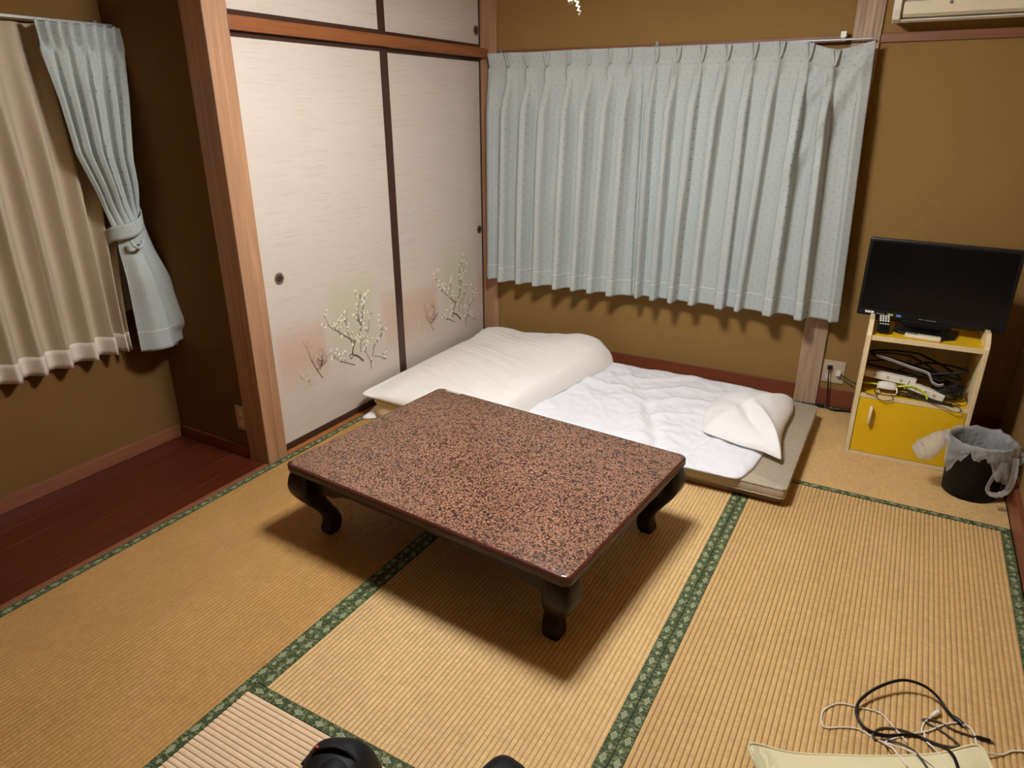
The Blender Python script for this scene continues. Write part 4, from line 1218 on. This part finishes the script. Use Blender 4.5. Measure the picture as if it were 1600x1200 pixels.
def lay(pts, r):
    """rest cable points on the mat or, where they lie over it, on the cushion"""
    out = []
    c, s_ = math.cos(R(-29)), math.sin(R(-29))
    for p in pts:
        x, y = p[0], p[1]; dx, dy = x - 2.585, y + 2.562; lx, ly_ = c * dx - s_ * dy, s_ * dx + c * dy
        ov = max(abs(lx), abs(ly_)); z = .0016 + r
        if ov < .275: z = .0015 + cush_top(lx, ly_, clamp(ov / .275)) + r + .0012
        elif ov < .33: z = lerp(.0015 + .045 + r, .0016 + r, (ov - .275) / .055)
        lift = p[2] if len(p) > 2 else 0
        # keep the sight line of the traced point when it is raised
        out.append((x, y, z + lift))
    return out


def desk_cable(label, pts, r, mat, ends):
    pts = lay(pts, r); t = thing('cable', label, 'cable', pts[0], 0, 'loose cables by the cushion'); o = Vector(pts[0]); path = [p - o for p in catmull(pts, 8)]
    MB().tube(path, r, 8).build('cord', mat, t, smooth=True)
    for (idx, ln, rr, pm, tipm) in ends:
        p = path[0] if idx == 0 else path[-1]; q = path[2] if idx == 0 else path[-3]; d = (p - q); d.z = 0; d.normalize()
        a_ = p + Vector((0, 0, max(rr - r, 0)))
        MB().tube([a_ - d * .002, a_ + d * ln * .25, a_ + d * ln], [r * 1.1, rr, rr], 10).build('plug', pm, t, smooth=True, angle=50)
        if tipm: MB().tube([a_ + d * ln, a_ + d * (ln + .007)], rr * .62, 8).build('plug_tip', tipm, t, smooth=True, angle=50)
    return t


desk_cable('thin white cable in a long loop left of the black cable', [(2.548, -2.197), (2.509, -2.154), (2.481, -2.128), (2.43, -2.135), (2.384, -2.147), (2.353, -2.186), (2.348, -2.224), (2.36, -2.249), (2.397, -2.228), (2.436, -2.213), (2.481, -2.225), (2.533, -2.245), (2.567, -2.270), (2.60, -2.300), (2.64, -2.36)], .0022, M['white_plastic'], [])
desk_cable('thick black cable in a round loop beside the cushion', [(2.66, -2.40), (2.648, -2.31), (2.632, -2.230), (2.592, -2.170), (2.558, -2.166), (2.498, -2.201), (2.454, -2.203), (2.428, -2.172, .004), (2.43, -2.127, .012), (2.467, -2.065, .022), (2.522, -2.012, .030), (2.573, -1.998, .026), (2.610, -2.010, .016), (2.636, -2.040, .006), (2.650, -2.052)], .0040, M['black'], [(1, .026, .0065, M['black'], M['metal'])])
desk_cable('thin white cable trailing to the right edge', [(2.90, -2.03), (2.85, -2.05), (2.801, -2.083), (2.776, -2.097), (2.750, -2.124), (2.716, -2.143), (2.701, -2.120), (2.695, -2.077), (2.670, -2.060), (2.631, -2.086), (2.592, -2.132), (2.545, -2.172), (2.499, -2.222), (2.513, -2.265), (2.54, -2.33)][1:], .0024, M['white_plastic'], [])
desk_cable('dark braided grey cable with a small black plug', [(2.60, -2.35), (2.565, -2.27), (2.546, -2.225), (2.507, -2.212), (2.477, -2.226), (2.470, -2.211), (2.488, -2.180), (2.531, -2.162), (2.575, -2.161), (2.626, -2.162), (2.661, -2.147), (2.626, -2.116), (2.587, -2.103), (2.583, -2.095), (2.614, -2.085), (2.656, -2.095), (2.700, -2.093)], .0027, M['grey_cable'], [(1, .030, .0048, M['black'], M['metal'])])
desk_cable('short white cable with a silver connector', [(2.625, -2.31), (2.612, -2.25), (2.602, -2.205), (2.590, -2.169), (2.585, -2.145), (2.579, -2.136), (2.585, -2.104), (2.600, -2.078)], .0024, M['white_plastic'], [(1, .030, .0065, M['white_plastic'], M['metal'])])

# ------------------------------------------------------------------ black bags at the front edge
bp = thing('backpack', 'black nylon backpack on the pale tatami at the bottom edge', 'bag', (1.560, -3.170, .0015), R(28))
zs = [0, .012, .04, .12, .20, .26, .305, .335, .352, .362, .367]
wx_ = [.155, .178, .190, .188, .180, .168, .148, .122, .096, .070, .030]
wy_ = [.20, .24, .26, .26, .25, .235, .21, .18, .145, .10, .05]
MB().sweep_rect([(0, 0, z) for z in zs], wx_, wy_, .62, 36).build('body', M['bag_cloth'], bp, smooth=True)
MB().tube(catmull([(-.046, .030, .340), (-.030, .036, .362), (0, .036, .370), (.026, .030, .366), (.044, .022, .346)], 6), .008, 8, flat=.5).build('top_handle', M['bag_cloth'], bp, smooth=True)
MB().grid(14, 8, lambda u, v: (lerp(-.052, .062, u), lerp(.100, -.03, v) * (1 - .15 * u), .322 + .052 * math.sin(v * 1.5) - .045 * (abs(u - .5) * 2) ** 2)).build('flap', M['black_soft'], bp, smooth=True, solid=.006)
MB().tube(catmull([(-.070, .040, .318), (-.050, .072, .322), (-.01, .088, .322), (.04, .080, .320)], 6), .0035, 6).build('zip', M['black'], bp, smooth=True)
MB().box(-.040, -.031, .034, .041, .362, .371).build('zip_pull', M['red'], bp, bevel=.002)
po = thing('pouch', 'small black pouch just at the bottom edge right of the backpack', 'bag', (1.738, -2.870, .0015), R(-10))
MB().sweep_rect([(0, 0, 0), (0, 0, .01), (0, 0, .07), (0, 0, .100), (0, 0, .118), (0, 0, .124)], [.10, .125, .12, .10, .07, .03], [.15, .18, .17, .145, .10, .05], .6, 32).build('body', M['bag_cloth'], po, smooth=True)
MB().tube(catmull([(-.03, .04, .110), (-.01, .055, .110), (.02, .055, .108), (.04, .04, .106)], 6), .003, 6).build('zip', M['black'], po, smooth=True)

# ------------------------------------------------------------------ pendant lamp that lights the room (hangs just above the frame)
lp = thing('pendant_lamp', 'hanging ring lamp whose white pull cord shows at the top edge', 'lamp', (1.405, -1.94, 0))
MB().lathe([(0, 0), (.045, 0), (.045, -.02), (.012, -.03), (0, -.03)], 24, (0, 0, H)).build('ceiling_rose', M['white_plastic'], lp, smooth=True, angle=40)
MB().tube([(0, 0, H - .03), (0, 0, 2.22)], .004, 8).build('cord', M['white_plastic'], lp)
MB().lathe([(.05, 2.220), (.055, 2.215), (.26, 2.165), (.265, 2.150), (.258, 2.152), (.05, 2.208), (0, 2.208)], 40).build('shade', M['acrylic'], lp, smooth=True, angle=40)


def torus(R0, r, z, n=40, k=10):
    m = MB()
    for i in range(n):
        a = 2 * math.pi * i / n
        for j in range(k):
            b = 2 * math.pi * j / k; rr = R0 + r * math.cos(b); m.v.append((rr * math.cos(a), rr * math.sin(a), z + r * math.sin(b)))
    for i in range(n):
        for j in range(k):
            i2, j2 = (i + 1) % n, (j + 1) % k; m.f.append((i * k + j, i2 * k + j, i2 * k + j2, i * k + j2))
    return m


torus(.172, .0145, 2.122).build('ring_tube', M['glow'], lp, smooth=True)
torus(.118, .0145, 2.122).build('ring_tube', M['glow'], lp, smooth=True)
for k in range(3):
    a = k * 2.094 + .4; MB().tube([(.05 * math.cos(a), .05 * math.sin(a), 2.20), (.145 * math.cos(a), .145 * math.sin(a), 2.128)], .003, 6).build('tube_bracket', M['metal'], lp)
MB().tube(catmull([(.03, 0, 2.205), (.035, -.004, 2.03), (.038, -.006, 1.90), (.040, -.008, 1.775)], 8), .0012, 6).build('pull_cord', M['white_plastic'], lp)
MB().lathe([(0, 0), (.006, .002), (.007, .010), (.005, .030), (.0015, .034)], 12, (.030, -.008, 1.748)).build('cord_knob', M['white_plastic'], lp, smooth=True)
MB().tube([(.040 + .018 * (i / 14) + .0035 * math.sin(i * 2.2), -.008 + .003 * math.cos(i * 2.0), 1.775 - .052 * i / 14) for i in range(15)], [.0045 - .0002 * i for i in range(15)], 6).build('tassel', M['tape'], lp, smooth=True)
